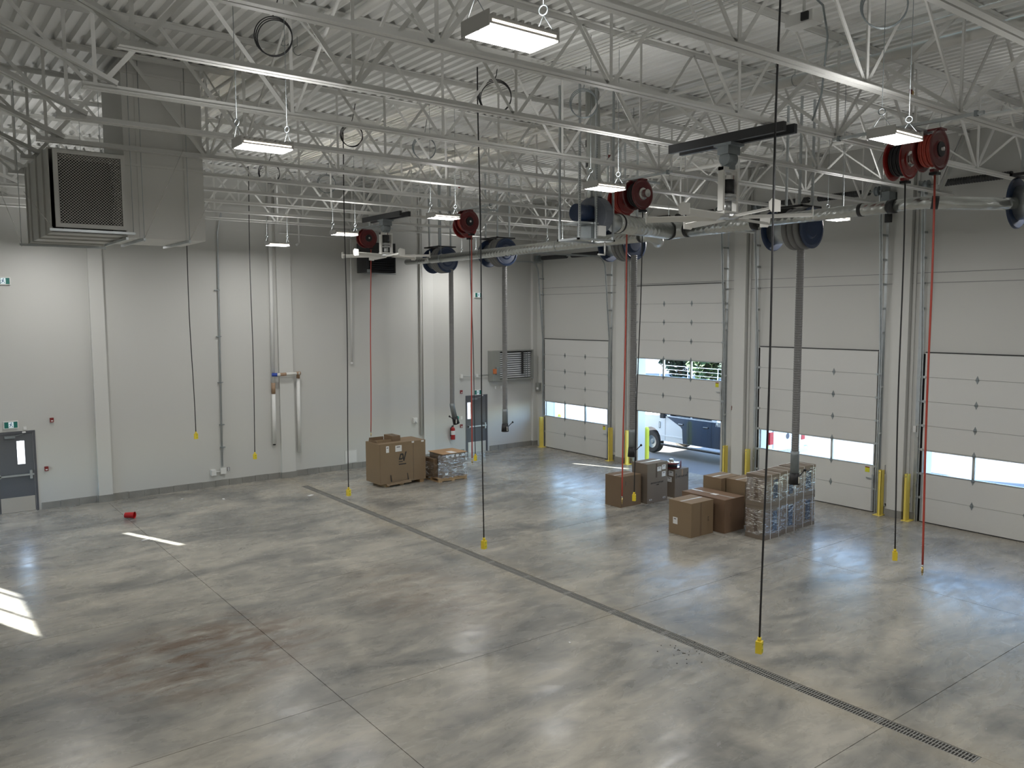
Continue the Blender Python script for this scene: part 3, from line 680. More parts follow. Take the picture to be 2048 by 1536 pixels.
# ================================================================== CEILING FANS
def fan(x, y, z, r, rot, label):
    t = thing('ceiling_fan', label, 'fan', (x, y, z), 'large white ceiling fans')
    g = G().use('black_steel')
    for s in (-1, 1):
        g.box(x+s*0.13-0.035, x+s*0.13+0.035, y-1.05, y+1.05, 7.80, 7.93) if s == 1 else g.box(x+s*0.13-0.035, x+s*0.13+0.035, y-1.05, y+1.05, 7.80, 7.93)
    part('support_beam', g, t)
    g = G().use('galv_dark').box(x-0.16, x+0.16, y-0.16, y+0.16, 7.76, 7.80).box(x-0.14, x+0.14, y-0.10, y+0.10, 7.64, 7.76).cyl((x-0.1, y, 7.58), (x+0.1, y, 7.58), 0.10, 14).box(x-0.06, x+0.06, y-0.08, y+0.08, 7.42, 7.6)
    part('pivot_bracket', g, t)
    g = G().use('fan_white')
    for s in (-1, 1): g.box(x+s*0.16-0.02, x+s*0.16+0.02, y-0.05, y+0.05, z+0.08, 7.45)
    g.box(x-0.18, x+0.18, y-0.06, y+0.06, 7.40, 7.45).box(x-0.18, x+0.18, y-0.08, y+0.08, z+0.05, z+0.09)
    part('motor_frame', g, t)
    g = G().use('black_steel').cyl((x, y, z+0.36), (x, y, z+0.56), 0.095, 18).use('chrome').lathe((x, y, z+0.56), (x, y, z+0.64), [(0, 0.097), (0.06, 0.095), (0.07, 0.0)], 18)
    g.use('fan_alu').cyl((x, y, z+0.30), (x, y, z+0.34), 0.12, 18).cyl((x, y, z+0.24), (x, y, z+0.27), 0.115, 18).cyl((x, y, z+0.09), (x, y, z+0.24), 0.06, 14).cyl((x, y, z+0.34), (x, y, z+0.36), 0.07, 14)
    part('motor', g, t)
    part('hub', G().use('fan_alu').lathe((x, y, z+0.05), (x, y, z-0.03), [(0, 0.0), (0, 0.20), (0.02, 0.23), (0.05, 0.23), (0.06, 0.2), (0.06, 0.0)], 24), t)
    for k in range(6):
        a = rot + k*math.pi/3; d = Vector((math.cos(a), math.sin(a), 0)); p = Vector((-d.y, d.x, 0)); c = Vector((x, y, z+0.01))
        W = 0.075; tw = 0.42; up_ = Vector((0,0,1))
        v = []
        for rr in (0.16, r-0.02):
            b = c+d*rr
            for s, h in ((-1, -tw*W), (-0.3, 0.012), (0.4, 0.02), (1, tw*W)): v.append(b+p*(s*W)+up_*h)
            for s, h in ((1, tw*W-0.012), (-1, -tw*W-0.012)): v.append(b+p*(s*W)+up_*h)
        bl = part('blade', G().use('fan_white').add(v, [(0,1,7,6),(1,2,8,7),(2,3,9,8),(3,4,10,9),(4,5,11,10),(5,0,6,11),(0,5,4,3,2,1),(6,7,8,9,10,11)]), t)
        b = c+d*(r-0.02); q = [(-0.5, -0.03), (-0.55, 0.07), (-0.2, 0.12), (0.75, 0.09), (0.75, -0.06), (-0.2, -0.07)]
        v = [b+p*(u*0.14)+up_*h+d*(0.0) for u, h in q]+[b+p*(u*0.14)+up_*h+d*0.012+up_*0 for u, h in q]
        part('winglet', G().use('fan_white').add(v, [tuple(range(6)), tuple(range(6, 12))[::-1]]+[(i, (i+1) % 6, 6+(i+1) % 6, 6+i) for i in range(6)]), bl)
    wr = G().use('galv')
    part('guy_wire', wr.cyl((x+0.16, y, 7.4), (x+0.16, y+0.02, z+0.1), 0.004, 5), t)
fan(-10.20, -17.17, 6.71, 1.23, R(8), 'nearer large white six-blade ceiling fan above the carton stacks')
fan(-9.55, -5.35, 6.83, 1.20, R(20), 'farther large white six-blade ceiling fan before the black wall heater')

# ================================================================== EXHAUST HOSES
def ex_reel(x, y, z, label, hz, hx, hy, tilt):
    t = thing('exhaust_hose_reel', label, 'exhaust reel', (x, y, z), 'blue exhaust hose reels')
    for s, nm in ((-1, 'front_disc'), (1, 'rear_disc')):
        yy = y+(-0.22 if s == -1 else 0.62)
        part(nm, G().use('blue_drum').lathe((x, yy, z), (x, yy+s*0.05, z), [(0, 0.0), (0, 0.39), (0.02, 0.41), (0.035, 0.41), (0.045, 0.37), (0.02, 0.34), (0.02, 0.22), (0.05, 0.18), (0.05, 0.0)], 36), t)
    part('drum', G().use('galv').cyl((x, y+0.15, z), (x, y+0.62, z), 0.27, 28), t)
    hs = G().use('hose_grey')
    for k in range(3): hs.torus((x, y-0.12+k*0.13, z), (0,1,0), 0.355, 0.070, 36, 10)
    part('wound_hose', hs, t)
    for sx in (-0.22, 0.22):
        for yy in (y-0.1, y+0.5): part('hanger_strut', G().use('galv').box(x+sx-0.02, x+sx+0.02, yy-0.02, yy+0.02, z+0.42, 9.5), t)
    part('mount_frame', G().use('black_steel').box(x-0.34, x+0.34, y-0.24, y-0.20, z+0.40, z+0.44).box(x-0.34, x+0.34, y+0.60, y+0.64, z+0.40, z+0.44).box(x-0.34, x-0.30, y-0.24, y+0.64, z+0.40, z+0.44).box(x+0.30, x+0.34, y-0.24, y+0.64, z+0.40, z+0.44).box(x-0.15, x+0.15, y+0.1, y+0.45, z+0.30, z+0.42), t)
    # the hanging part: ribbed hose, sleeve and rubber nozzle
    n = 90; pr = []; p0 = Vector((hx+0.01, hy, z-0.30)); p1 = Vector((hx, hy, hz+0.42)); Ld = (p1-p0).length
    for k in range(n*2+1): pr.append((Ld*k/(n*2), 0.078 if k % 2 else 0.072))
    part('hanging_hose', G().use('hose_grey').lathe(p0, p1, pr, 14), t)
    q = Vector((hx+tilt*0.09, hy, hz+0.03))
    part('sleeve', G().use('galv_dark').tube([p1+Vector((0,0,0.08)), p1, q], [0.086, 0.085, 0.088], 14), t)
    nz = G().use('black').tube([q+Vector((0,0,0.02)), q+Vector((tilt*0.07, 0, -0.22))], [0.094, 0.115], 12)
    nz.use('chrome').box(q.x-0.03, q.x+0.0, q.y-0.125, q.y-0.11, q.z-0.19, q.z-0.05)
    part('nozzle', nz, t)
    part('clamp_handle', G().use('black').tube([q+Vector((0, -0.05, -0.12)), q+Vector((-0.25 if tilt > 0 else 0.2, -0.1, 0.05))], 0.012, 6).tube([q+Vector((-0.25 if tilt > 0 else 0.2, -0.1, 0.05)), q+Vector((-0.28 if tilt > 0 else 0.23, -0.11, 0.07))], 0.03, 8), t)
ex_reel(-5.85, -2.45, 7.0, 'farthest blue exhaust hose reel, its grey hose hanging left of the far grey door', 1.80, -5.70, -2.65, 1)
ex_reel(-5.65, -5.35, 7.08, 'second farthest blue exhaust hose reel, grey hose hanging before the wall louvre', 1.86, -5.60, -5.42, 0)
ex_reel(-5.60, -10.55, 6.98, 'blue exhaust hose reel at the duct end, hose hanging left of the half-open door', 1.86, -5.72, -10.88, 0)
ex_reel(-5.65, -15.45, 6.95, 'nearest whole blue exhaust hose reel, hose hanging down to the wrapped stack', 1.90, -5.60, -15.42, 0)
t = ex_reel(-5.75, -20.1, 7.02, 'blue exhaust hose reel cut off by the right edge', 1.7, -5.4, -20.2, 0)

def duct(name, pts, r, label, bands, cat='duct'):
    t = thing(name, label, cat, pts[0], 'silver exhaust ducts')
    part('pipe', G().use('spiral').tube(pts, r, 24), t)
    for (p, q, rr) in bands: part('band', G().use('black_steel').cyl(p, q, rr, 24), t)
    return t
ZA = 7.0
t = duct('spiral_duct', [(-6.36, -2.55, ZA), (-6.64, -12.0, ZA)], 0.13, 'far silver spiral duct passing before the exhaust reels', [((-6.47, -6.7, ZA), (-6.472, -6.76, ZA), 0.136), ((-6.48, -6.95, ZA), (-6.482, -7.01, ZA), 0.136), ((-6.64, -11.98, ZA), (-6.642, -12.04, ZA), 0.136)])
part('elbow', G().use('duct_metal').tube([(-6.64, -12.0, ZA), (-6.64, -12.2, ZA), (-6.6, -12.3, ZA-0.02), (-6.45, -12.32, ZA-0.08), (-6.3, -12.2, ZA-0.12)], 0.132, 20), t)
part('end_run', G().use('spiral').tube([(-6.36, -2.6, ZA), (-6.35, -2.2, ZA-0.02), (-6.32, -0.9, ZA)], 0.095, 18), t)
part('reel_branch', G().use('duct_metal').cyl((-6.42, -4.0, ZA), (-6.12, -4.0, ZA), 0.06, 14), t)
for y in (-3.2, -5.4, -9.0): part('hanger', G().use('galv').cyl((-6.40-(-y-2.55)*0.0296, y, ZA+0.13), (-6.40-(-y-2.55)*0.0296, y, 9.5), 0.006, 5).torus((-6.37-(-y-2.55)*0.0296, y, ZA), (0,1,0), 0.135, 0.006, 24, 4), t)
t = duct('spiral_duct', [(-9.0, -13.55, 7.02), (-7.12, -13.28, 7.0)], 0.185, 'thick short silver duct from the grey blower towards the overhead doors', [((-8.92, -13.54, 7.02), (-8.87, -13.53, 7.02), 0.192), ((-7.2, -13.29, 7.0), (-7.13, -13.28, 7.0), 0.192)])
part('elbow', G().use('duct_metal').tube([(-9.35, -13.62, 7.12), (-9.22, -13.59, 7.07), (-9.0, -13.55, 7.02)], [0.12, 0.15, 0.185], 22), t)
t = duct('spiral_duct', [(-6.98, -13.60, 7.0), (-7.06, -15.45, 7.0)], 0.15, 'thick silver spiral duct just right of the blower duct bend', [((-6.98, -13.62, 7.0), (-6.983, -13.70, 7.0), 0.157), ((-7.06, -15.35, 7.0), (-7.062, -15.45, 7.0), 0.157)])
part('elbow', G().use('duct_metal').tube([(-7.14, -13.285, 7.0), (-7.05, -13.31, 7.0), (-6.99, -13.42, 7.0), (-6.98, -13.62, 7.0)], [0.18, 0.175, 0.16, 0.15], 22), t)
part('side_branch', G().use('duct_metal').tube([(-7.0, -14.4, 7.0), (-6.7, -14.65, 6.98), (-6.2, -14.72, 6.96)], 0.08, 16), t)
t = duct('spiral_duct', [(-7.06, -15.47, 7.0), (-7.18, -18.1, 7.0)], 0.105, 'near silver spiral duct running to the flexible duct at right', [((-7.15, -17.55, 7.0), (-7.152, -17.62, 7.0), 0.112), ((-7.18, -18.08, 7.0), (-7.19, -18.2, 7.0), 0.114)])
part('flexible_duct', G().use('spiral').tube([(-7.18, -18.15, 7.0), (-7.21, -18.45, 7.01), (-7.18, -18.75, 7.0), (-7.0, -19.0, 6.98), (-6.7, -19.25, 6.97), (-6.2, -19.45, 6.98), (-6.0, -19.5, 7.0)], 0.10, 20), t)
part('band', G().use('black_steel').tube([(-7.17, -18.76, 7.0), (-7.12, -18.85, 6.99)], 0.106, 20), t)
for y in (-15.8, -17.2): part('hanger', G().use('galv').cyl((-7.1, y, 7.1), (-7.1, y, 9.5), 0.006, 5), t)

# blower in its strut frame
t = thing('exhaust_blower', 'grey and blue exhaust blower hanging in a slotted strut frame', 'blower', (-9.8, -13.7, 6.7))
def shr(g):      # the blower was measured too large: shrink the part about the blower's own centre and set it in place
    g.v = [(-9.80+(x+8.0)*0.85, -13.66+(y+11.7)*0.85, 7.11+(z-7.42)*0.85) for x, y, z in g.v]; return g
def bpart(n, g, t): return part(n, shr(g), t)
g = G().use('galv')
for sx in (-8.55, -7.55):
    for sy in (-12.0, -11.35): g.box(sx-0.02, sx+0.02, sy-0.02, sy+0.02, 6.88, 10.2)
bpart('frame', g, t)
g = G().use('galv_dark')
for k in range(40):
    for sx in (-8.55,): g.box(sx-0.022, sx+0.0, -12.022, -12.018, 6.92+k*0.05, 6.945+k*0.05)
    g.box(-8.07, -8.05, -12.022, -12.018, 6.92+k*0.05, 6.945+k*0.05)
g.use('galv').box(-8.09, -8.05, -12.02, -11.98, 6.88, 10.2)
bpart('slotted_post', g, t)
bpart('base_frame', G().use('galv').box(-8.6, -7.5, -12.02, -11.97, 6.84, 6.88).box(-8.6, -7.5, -11.37, -11.32, 6.84, 6.88).box(-8.6, -8.55, -12.02, -11.32, 6.84, 6.88).box(-7.55, -7.5, -12.02, -11.32, 6.84, 6.88), t)
bpart('scroll', G().use('grey_blower').lathe((-7.92, -11.68, 7.42), (-7.60, -11.62, 7.42), [(0, 0.0), (0, 0.40), (0.02, 0.42), (0.27, 0.42), (0.29, 0.40), (0.31, 0.2), (0.33, 0.14), (0.33, 0.0)], 30), t)
bpart('motor', G().use('blue_drum').cyl((-8.42, -11.72, 7.45), (-7.95, -11.69, 7.45), 0.19, 18), t)
bpart('shelf', G().use('galv').box(-8.5, -7.93, -11.95, -11.4, 7.20, 7.24), t)
bpart('pedestal', G().use('galv_dark').box(-8.12, -7.95, -11.9, -11.45, 6.90, 7.20), t)
bpart('switch_box', G().use('plate').box(-8.0, -7.78, -12.02, -11.93, 6.95, 7.17), t)
bpart('riser', G().use('duct_metal').tube([(-7.78, -11.65, 7.8), (-7.76, -11.6, 8.2), (-7.72, -11.5, 10.15)], [0.17, 0.16, 0.16], 18).use('black_steel').cyl((-7.75, -11.56, 8.5), (-7.75, -11.56, 8.62), 0.166, 18).cyl((-7.73, -11.53, 8.95), (-7.73, -11.53, 9.1), 0.166, 18), t)
bpart('drain_pipe', G().use('pvc').cyl((-7.7, -11.9, 6.84), (-7.7, -11.9, 6.55), 0.018, 8).cyl((-7.7, -11.9, 6.55), (-7.95, -11.95, 6.55), 0.018, 8), t)

# ================================================================== BIG DUCTWORK ON THE LEFT
t = thing('supply_duct', 'big grey painted duct riser with a mesh-covered grille box at upper left', 'duct', (-17.1, -10.0, 6.6))
def seams(g, x0, x1, y0, y1, zs):
    for z in zs: g.box(x0-0.02, x1+0.02, y0-0.02, y1+0.02, z-0.02, z+0.02)
    return g
RX0, RX1, RY0, RY1 = -17.15, -15.88, -10.38, -8.90
part('riser', G().use('duct_light').box(RX0, RX1, RY0, RY1, 6.56, 9.48), t)
for z in (7.76, 9.25): part('riser_flange', seams(G().use('duct_light'), RX0, RX1, RY0, RY1, (z,)), t)
for x in (-16.95, -16.2): part('standing_seam', G().use('duct_light').box(x-0.006, x+0.006, RY0-0.012, RY0, 6.56, 9.25), t)
BX0, BX1 = -18.27, -17.15
g = G().use('duct_paint')
bz0, bz1 = 6.58, 7.90
g.box(BX0, BX1, -10.40, -8.02, bz0, bz0+0.02).box(BX0, BX1, -10.40, -8.02, bz1-0.02, bz1).box(BX0, BX0+0.02, -10.40, -8.02, bz0+0.02, bz1-0.02).box(BX1-0.02, BX1, -10.40, -8.02, bz0+0.02, bz1-0.02)
body = part('grille_box', g, t)
part('back_panel', G().use('duct_inside').box(BX0+0.02, BX1-0.02, -8.05, -8.02, bz0+0.02, bz1-0.02), t)
part('turning_vane', G().use('duct_inside').box(-17.95, -17.2, -9.6, -9.55, bz0+0.03, bz1-0.03), t)
for y in (-10.0, -9.3, -8.5, -8.04): part('flange', G().use('duct_paint').box(BX0-0.025, BX0, y-0.02, y+0.02, bz0-0.02, bz1+0.02).box(BX0, BX1, y-0.02, y+0.02, bz0-0.025, bz0).box(BX0, BX1, y-0.02, y+0.02, bz1, bz1+0.02), body)
GX0, GX1, GZ0, GZ1 = -18.20, -17.16, 6.67, 7.88
g = G().use('duct_light'); fw_ = 0.062
g.box(GX0, GX1, -10.46, -10.40, GZ0, GZ0+fw_).box(GX0, GX1, -10.46, -10.40, GZ1-fw_, GZ1).box(GX0, GX0+fw_, -10.46, -10.40, GZ0+fw_, GZ1-fw_).box(GX1-fw_, GX1, -10.46, -10.40, GZ0+fw_, GZ1-fw_)
grf = part('grille_frame', g, t)
g = G().use('black')
for i in range(4):
    for x, z in ((GX0+0.03, GZ0+0.15+i*0.3), (GX1-0.03, GZ0+0.15+i*0.3)): g.box(x-0.006, x+0.006, -10.463, -10.46, z-0.006, z+0.006)
g = G().use('duct_light'); dx, dz = 0.048, 0.022; zz = GZ0+fw_; row = 0
while zz < GZ1-fw_-0.001:
    xx = GX0+fw_ - (dx/2 if row % 2 else 0)
    while xx < GX1-fw_:
        for a, b in (((xx, zz), (xx+dx/2, zz+dz)), ((xx+dx, zz), (xx+dx/2, zz+dz))):
            if min(a[0], b[0]) < GX0+fw_-0.001 or max(a[0], b[0]) > GX1-fw_+0.001 or b[1] > GZ1-fw_+0.01: continue
            w2 = 0.0052; g.add([(a[0], -10.42, a[1]-w2), (b[0], -10.42, b[1]-w2), (b[0], -10.42, b[1]+w2), (a[0], -10.42, a[1]+w2)], [(0,1,2,3)])
        xx += dx
    zz += dz; row += 1
mp_ = part('expanded_mesh', g, t); mp_['kind'] = 'stuff'
for (x0, x1, y0, y1) in [(-16.93, -16.89, -10.5, -8.85), (-16.20, -16.16, -10.5, -8.85), (-17.2, -17.16, -10.5, -8.85)]:
    part('support_strut', G().use('galv').box(x0, x1, y0, y1, 6.515, 6.555), t)
part('support_strut', G().use('galv').box(-18.45, -17.05, -8.22, -8.18, 6.515, 6.555), t)
part('support_strut', G().use('galv').box(-18.3, -17.05, -10.52, -10.48, 6.60, 6.64), t)
for (x, y, z) in [(-16.91, -10.48, 6.55), (-16.18, -10.48, 6.55), (-18.42, -8.2, 6.55), (-17.08, -10.5, 6.64), (-17.07, -8.2, 6.55)]:
    part('threaded_rod', G().use('galv').cyl((x, y, z-0.05), (x, y, 9.45), 0.006, 5), t)
for (a, b) in [((-16.91, -10.5, 6.56), (-16.35, -10.9, 8.0)), ((-16.18, -10.5, 6.56), (-15.9, -10.7, 7.2)), ((-18.42, -8.2, 6.56), (-18.75, -8.2, 7.6)), ((-18.25, -10.5, 6.64), (-18.6, -10.3, 7.2))]:
    part('guy_wire', G().use('chrome').cyl(a, b, 0.004, 5), t)

# ================================================================== PIPES, CONDUITS AND COILS UP HIGH
def pipe(pts, r, label, cat='pipe', m='pipe_white', group=None, name='ceiling_pipe', hang=()):
    t = thing(name, label, cat, pts[0], group)
    part('run', G().use(m).tube(pts, r, 12), t)
    for y in hang:
        x = pts[0][0]; z = pts[0][2]
        part('hanger', G().use('galv_dark').torus((x, y, z), (0,1,0), r+0.008, 0.005, 16, 4).cyl((x, y, z+r), (x, y, 9.48), 0.005, 5), t)
    return t
hy = [-2.3, -5.8, -9.6, -13.2, -16.9, -20.7]
pipe([(-8.15, -24, 9.13), (-8.15, -0.4, 9.13)], 0.085, 'thick white pipe under the roof deck above the red reels', hang=hy)
pipe([(-8.65, -24, 9.28), (-8.65, -0.4, 9.28)], 0.032, 'thin white pipe left of the thick white roof pipe', hang=hy)
pipe([(-7.75, -24, 9.30), (-7.75, -0.4, 9.30)], 0.022, 'thinnest white pipe right of the thick white roof pipe', hang=hy)
pipe([(-15.30, -24, 9.20), (-15.30, -0.3, 9.20)], 0.055, 'white pipe under the roof deck above the left lamps', hang=hy)
pipe([(-15.52, -24, 9.27), (-15.52, -0.3, 9.27)], 0.028, 'thin white pipe beside the left roof pipe', hang=hy)
for i, dx in enumerate((-11.62, -11.50, -11.38, -11.27, -11.16)):
    pipe([(dx, -24, 9.36), (dx, -1.6, 9.36)], 0.014, 'thin painted conduit under the roof deck, %s of five from the left' % ordinal(i), 'conduit', group='painted conduits under the deck', name='conduit')
t = pipe([(-3.0, -24, 9.1), (-3.0, -0.4, 9.1)], 0.05, 'white pipe under the deck nearest the overhead doors', hang=hy)
for nm, (x, y, z, lab) in enumerate([(-7.97, -18.97, 9.0, 'white air drop pipe down to nearest hose reel'), (-8.02, -12.60, 9.0, 'white air drop pipe down to the middle hose reel'), (-8.28, -7.3, 9.0, 'white air drop pipe down to the hose reel before exhaust hoses')]):
    t = thing('air_drop_pipe', lab, 'pipe', (x, y, 7.95), 'air drop pipes at the hose reels')
    part('run', G().use('pvc').cyl((x, y+0.18, 7.98), (x, y+0.18, 9.05), 0.018, 8), t)
    part('valve', G().use('brass').cyl((x, y+0.18, 8.5), (x, y+0.18, 8.58), 0.028, 8).use('alarm_red').box(x-0.09, x, y+0.165, y+0.175, 8.53, 8.60), t)
for i, (x, y, r, ax, lab) in enumerate([(-16.25, -14.66, 0.24, (0.55, 0.83, 0.05), 'black cable coil above the lamp right of the big duct'), (-10.97, -19.95, 0.26, (0.75, 0.66, 0), 'grey cable coil at the top edge left of the nearest red reels'),
                              (-10.75, -14.54, 0.24, (0.5, 0.85, 0), 'grey wire coil right of the top centre lamp'), (-12.8, -9.92, 0.22, (0.5, 0.86, 0.1), 'black cable coil high above the far ceiling fan'),
                              (-10.97, -9.69, 0.25, (0.4, 0.9, 0), 'grey wire coil behind the roof joists, right of the far ceiling fan'), (-12.23, -14.0, 0.27, (0.6, 0.8, 0), 'black cable coil behind the top centre lamp'),
                              (-10.57, -3.9, 0.25, (0.3, 0.95, 0), 'grey cable coil far back above the red wall-side reel'), (-12.5, -4.7, 0.26, (0.3, 0.95, 0.1), 'black cable coil far back above the black drop cord')]):
    t = thing('cable_coil', lab, 'cable', (x, y, 8.85), 'cable coils hung from the deck')
    m = 'galv_dark' if 'grey' in lab else 'rubber'
    g = G().use(m)
    for k in range(3): g.torus((x+0.01*k, y, 8.85-0.012*k), (ax[0]+0.05*k, ax[1], ax[2]), r*(1-0.03*k), 0.008, 36, 5)
    part('loops', g, t); part('tail', G().use(m).tube([(x, y, 8.85+r), (x+0.05, y+0.02, 9.2), (x+0.15, y+0.1, 9.5)], 0.008, 5), t)
t = thing('ceiling_camera', 'white surveillance camera box hanging at the top edge by the black cord', 'camera', (-10.75, -18.75, 9.1))
part('housing', G().use('plate').box(-10.87, -10.63, -18.95, -18.55, 8.98, 9.12), t)
part('lens_hood', G().use('black').box(-10.9, -10.87, -18.9, -18.8, 9.0, 9.1), t)
part('arm', G().use('plate').cyl((-10.75, -18.75, 9.12), (-10.75, -18.75, 9.5), 0.02, 8), t)
single('flexible_conduit', G().use('galv_dark').tube([(-11.1, -18.9, 9.40), (-10.4, -18.8, 9.30), (-9.95, -18.6, 9.05), (-9.9, -18.5, 8.3), (-9.95, -18.4, 7.95)], 0.014, 8), 'dark flexible conduit running down to the near fan beam', 'conduit')

# ================================================================== THINGS ON THE BACK WALL
def exit_sign(x, z, label, deep=False):
    t = thing('exit_sign', label, 'sign', (x, -0.02, z), 'green running-man exit signs')
    W, H, D = 0.34, 0.20, 0.06
    part('casing', G().use('plate').box(x-W/2, x+W/2, -D, 0, z-H/2, z+H/2), t)
    f = part('sign_face', G().use('sign_green').box(x-W/2+0.02, x+W/2-0.02, -D-0.003, -D, z-H/2+0.02, z+H/2-0.02), t)
    part('white_field', G().use('sign_white').box(x-0.055, x+0.06, -D-0.005, -D-0.003, z-H/2+0.025, z+H/2-0.025), f)
    yf = -D-0.007; u = 0.075
    g = G().use('sign_blue')
    def limb(a, b, w_): 
        p, q = Vector((x+a[0]*u, yf, z+a[1]*u)), Vector((x+b[0]*u, yf, z+b[1]*u)); g.bar(p, q, 0.003, w_, upv=(0,0,1) if abs((q-p).normalized().z) < 0.9 else (1,0,0))
    limb((0.05, 0.45), (-0.1, -0.1), 0.02); limb((-0.1, -0.1), (0.35, -0.35), 0.013); limb((0.35, -0.35), (0.6, -0.75), 0.012); limb((-0.1, -0.1), (-0.35, -0.6), 0.013); limb((-0.35, -0.6), (-0.65, -0.65), 0.012)
    limb((0.05, 0.4), (-0.45, 0.3), 0.011); limb((-0.45, 0.3), (-0.6, 0.0), 0.01); limb((0.05, 0.4), (0.45, 0.15), 0.011); g.cyl((x+0.16*u, yf-0.001, z+0.72*u), (x+0.16*u, yf+0.002, z+0.72*u), 0.012, 10)
    part('running_figure', g, f)
exit_sign(-17.93, 6.17, 'green running-man exit sign high at the left edge of the back wall')
exit_sign(-17.94, 2.38, 'green running-man exit sign just above the left grey door')
exit_sign(-2.77, 5.94, 'green running-man exit sign high on the wall above the far grey door')
exit_sign(-2.84, 2.29, 'green running-man exit sign just above the far grey door')
def wallbox(name, label, cat, x, z, w_, h, d, m, group=None, extra=None):
    t = thing(name, label, cat, (x, 0, z), group)
    part('body', G().use(m).box(x-w_/2, x+w_/2, -d, 0, z-h/2, z+h/2), t)
    part('plate', G().use('plate' if m != 'plate' else 'paper').box(x-w_*0.28, x+w_*0.28, -d-0.004, -d, z-h*0.3, z-h*0.05), t)
    return t
wallbox('fire_strobe', 'red fire strobe on the wall high right of the left door', 'alarm', -16.98, 2.43, 0.09, 0.12, 0.05, 'alarm_red', 'red fire alarm devices')
wallbox('fire_pull_station', 'red pull station on the wall right of the left door', 'alarm', -17.17, 1.11, 0.09, 0.12, 0.05, 'alarm_red', 'red fire alarm devices')
wallbox('fire_strobe', 'red fire strobe above left of the far door', 'alarm', -3.57, 2.35, 0.09, 0.13, 0.05, 'alarm_red', 'red fire alarm devices')
wallbox('fire_pull_station', 'red pull station left of the far door, right of the extinguisher', 'alarm', -3.58, 1.07, 0.09, 0.13, 0.05, 'alarm_red', 'red fire alarm devices')
wallbox('door_contact', 'small white sensor above the right end of the left door frame', 'sensor', -17.62, 2.26, 0.07, 0.09, 0.03, 'plate')
wallbox('light_switch', 'white switch plate left of the far grey door', 'switch', -3.57, 1.38, 0.10, 0.12, 0.02, 'plate')
t = thing('fire_extinguisher', 'red fire extinguisher on the wall left of the far grey door', 'fire extinguisher', (-4.02, -0.1, 0.9))
part('cylinder', G().use('ext_red').lathe((-4.02, -0.11, 0.62), (-4.02, -0.11, 1.1), [(0, 0), (0, 0.075), (0.02, 0.082), (0.40, 0.082), (0.45, 0.05), (0.48, 0.02), (0.48, 0)], 20), t)
part('label_band', G().use('paper').lathe((-4.02, -0.11, 0.80), (-4.02, -0.11, 0.95), [(0, 0.0825), (0, 0.0835), (0.15, 0.0835), (0.15, 0.0825)], 20), t)
part('valve_handle', G().use('black').box(-4.05, -3.99, -0.14, -0.08, 1.10, 1.14).bar((-4.02, -0.11, 1.14), (-3.93, -0.11, 1.19), 0.02, 0.01), t)
part('hose', G().use('black').tube([(-4.04, -0.11, 1.12), (-4.13, -0.11, 1.05), (-4.13, -0.11, 0.75)], 0.012, 6), t)
part('bracket', G().use('black').box(-4.05, -3.99, -0.03, 0, 0.8, 1.05), t)
single('first_aid_sign', G().use('first_aid').lathe((-3.76, -0.012, 1.38), (-3.76, 0, 1.38), [(0, 0), (0, 0.085), (0.012, 0.085)], 18), 'small green round sign above right of the extinguisher', 'sign')
t = thing('conduit', 'grey metal conduit running down the back wall to white boxes', 'conduit', (-12.45, 0, 0.5))
part('run', G().use('galv').tube([(-12.28, -0.25, 8.3), (-12.30, -0.10, 8.05), (-12.35, -0.05, 7.7), (-12.45, -0.05, 0.6)], 0.025, 10), t)
for z in (1.2, 1.9, 3.2, 4.6, 6.0): part('pipe_strap', G().use('galv_dark').box(-12.49, -12.34, -0.078, 0, z-0.012, z+0.012), t)
t = thing('junction_box', 'pair of joined white electrical boxes low on the back wall', 'electrical box', (-12.5, 0, 0.48))
part('box', G().use('plate').box(-12.52, -12.35, -0.10, 0, 0.38, 0.56), t); part('box', G().use('plate').box(-12.80, -12.66, -0.12, 0, 0.37, 0.54), t)
part('nipple', G().use('plate').cyl((-12.66, -0.05, 0.46), (-12.52, -0.05, 0.46), 0.018, 8), t)
def outlet(label, x=None, y=None, z=0.47, dark=True, d0=0.0):
    t = thing('wall_outlet', label, 'outlet', (x if x is not None else -d0, y if y is not None else 0, z), 'duplex wall outlets')
    if x is not None:
        part('cover', G().use('plate_grey').box(x-0.04, x+0.04, -0.012, 0, z-0.06, z+0.06), t)
        for s in (-1, 1): part('socket', G().use('paper').box(x-0.018, x+0.018, -0.016, -0.012, z+s*0.027-0.017, z+s*0.027+0.017), t)
    else:
        part('cover', G().use('plate_grey').box(-0.012, 0, y-0.04, y+0.04, z-0.06, z+0.06), t)
        for s in (-1, 1): part('socket', G().use('paper').box(-0.016, -0.012, y-0.018, y+0.018, z+s*0.027-0.017, z+s*0.027+0.017), t)
outlet('duplex outlet right of the white boxes low on back wall', x=-12.25, z=0.50)
outlet('outlet low on pier right of the first overhead door', y=-4.63)
outlet('outlet low on pier right of the second overhead door', y=-9.60)
outlet('outlet low on pier right of the third overhead door', y=-14.48)
outlet('outlet low between the far corner and first overhead door', y=-0.35, z=0.62)
t = wallbox('hose_bib', 'white boxed wall hydrant above the big carton', 'wall box', -5.58, 1.46, 0.16, 0.17, 0.08, 'plate'); part('spout', G().use('galv_dark').cyl((-5.58, -0.08, 1.42), (-5.58, -0.12, 1.36), 0.012, 6), t)
t = thing('access_panel', 'square white access panel just above the curb behind big carton', 'panel', (-8.1, 0, 0.42))
part('frame', G().use('wall_paint').box(-8.33, -7.87, -0.015, 0, 0.20, 0.66), t); part('door', G().use('plate').box(-8.30, -7.90, -0.020, -0.015, 0.23, 0.63), t)
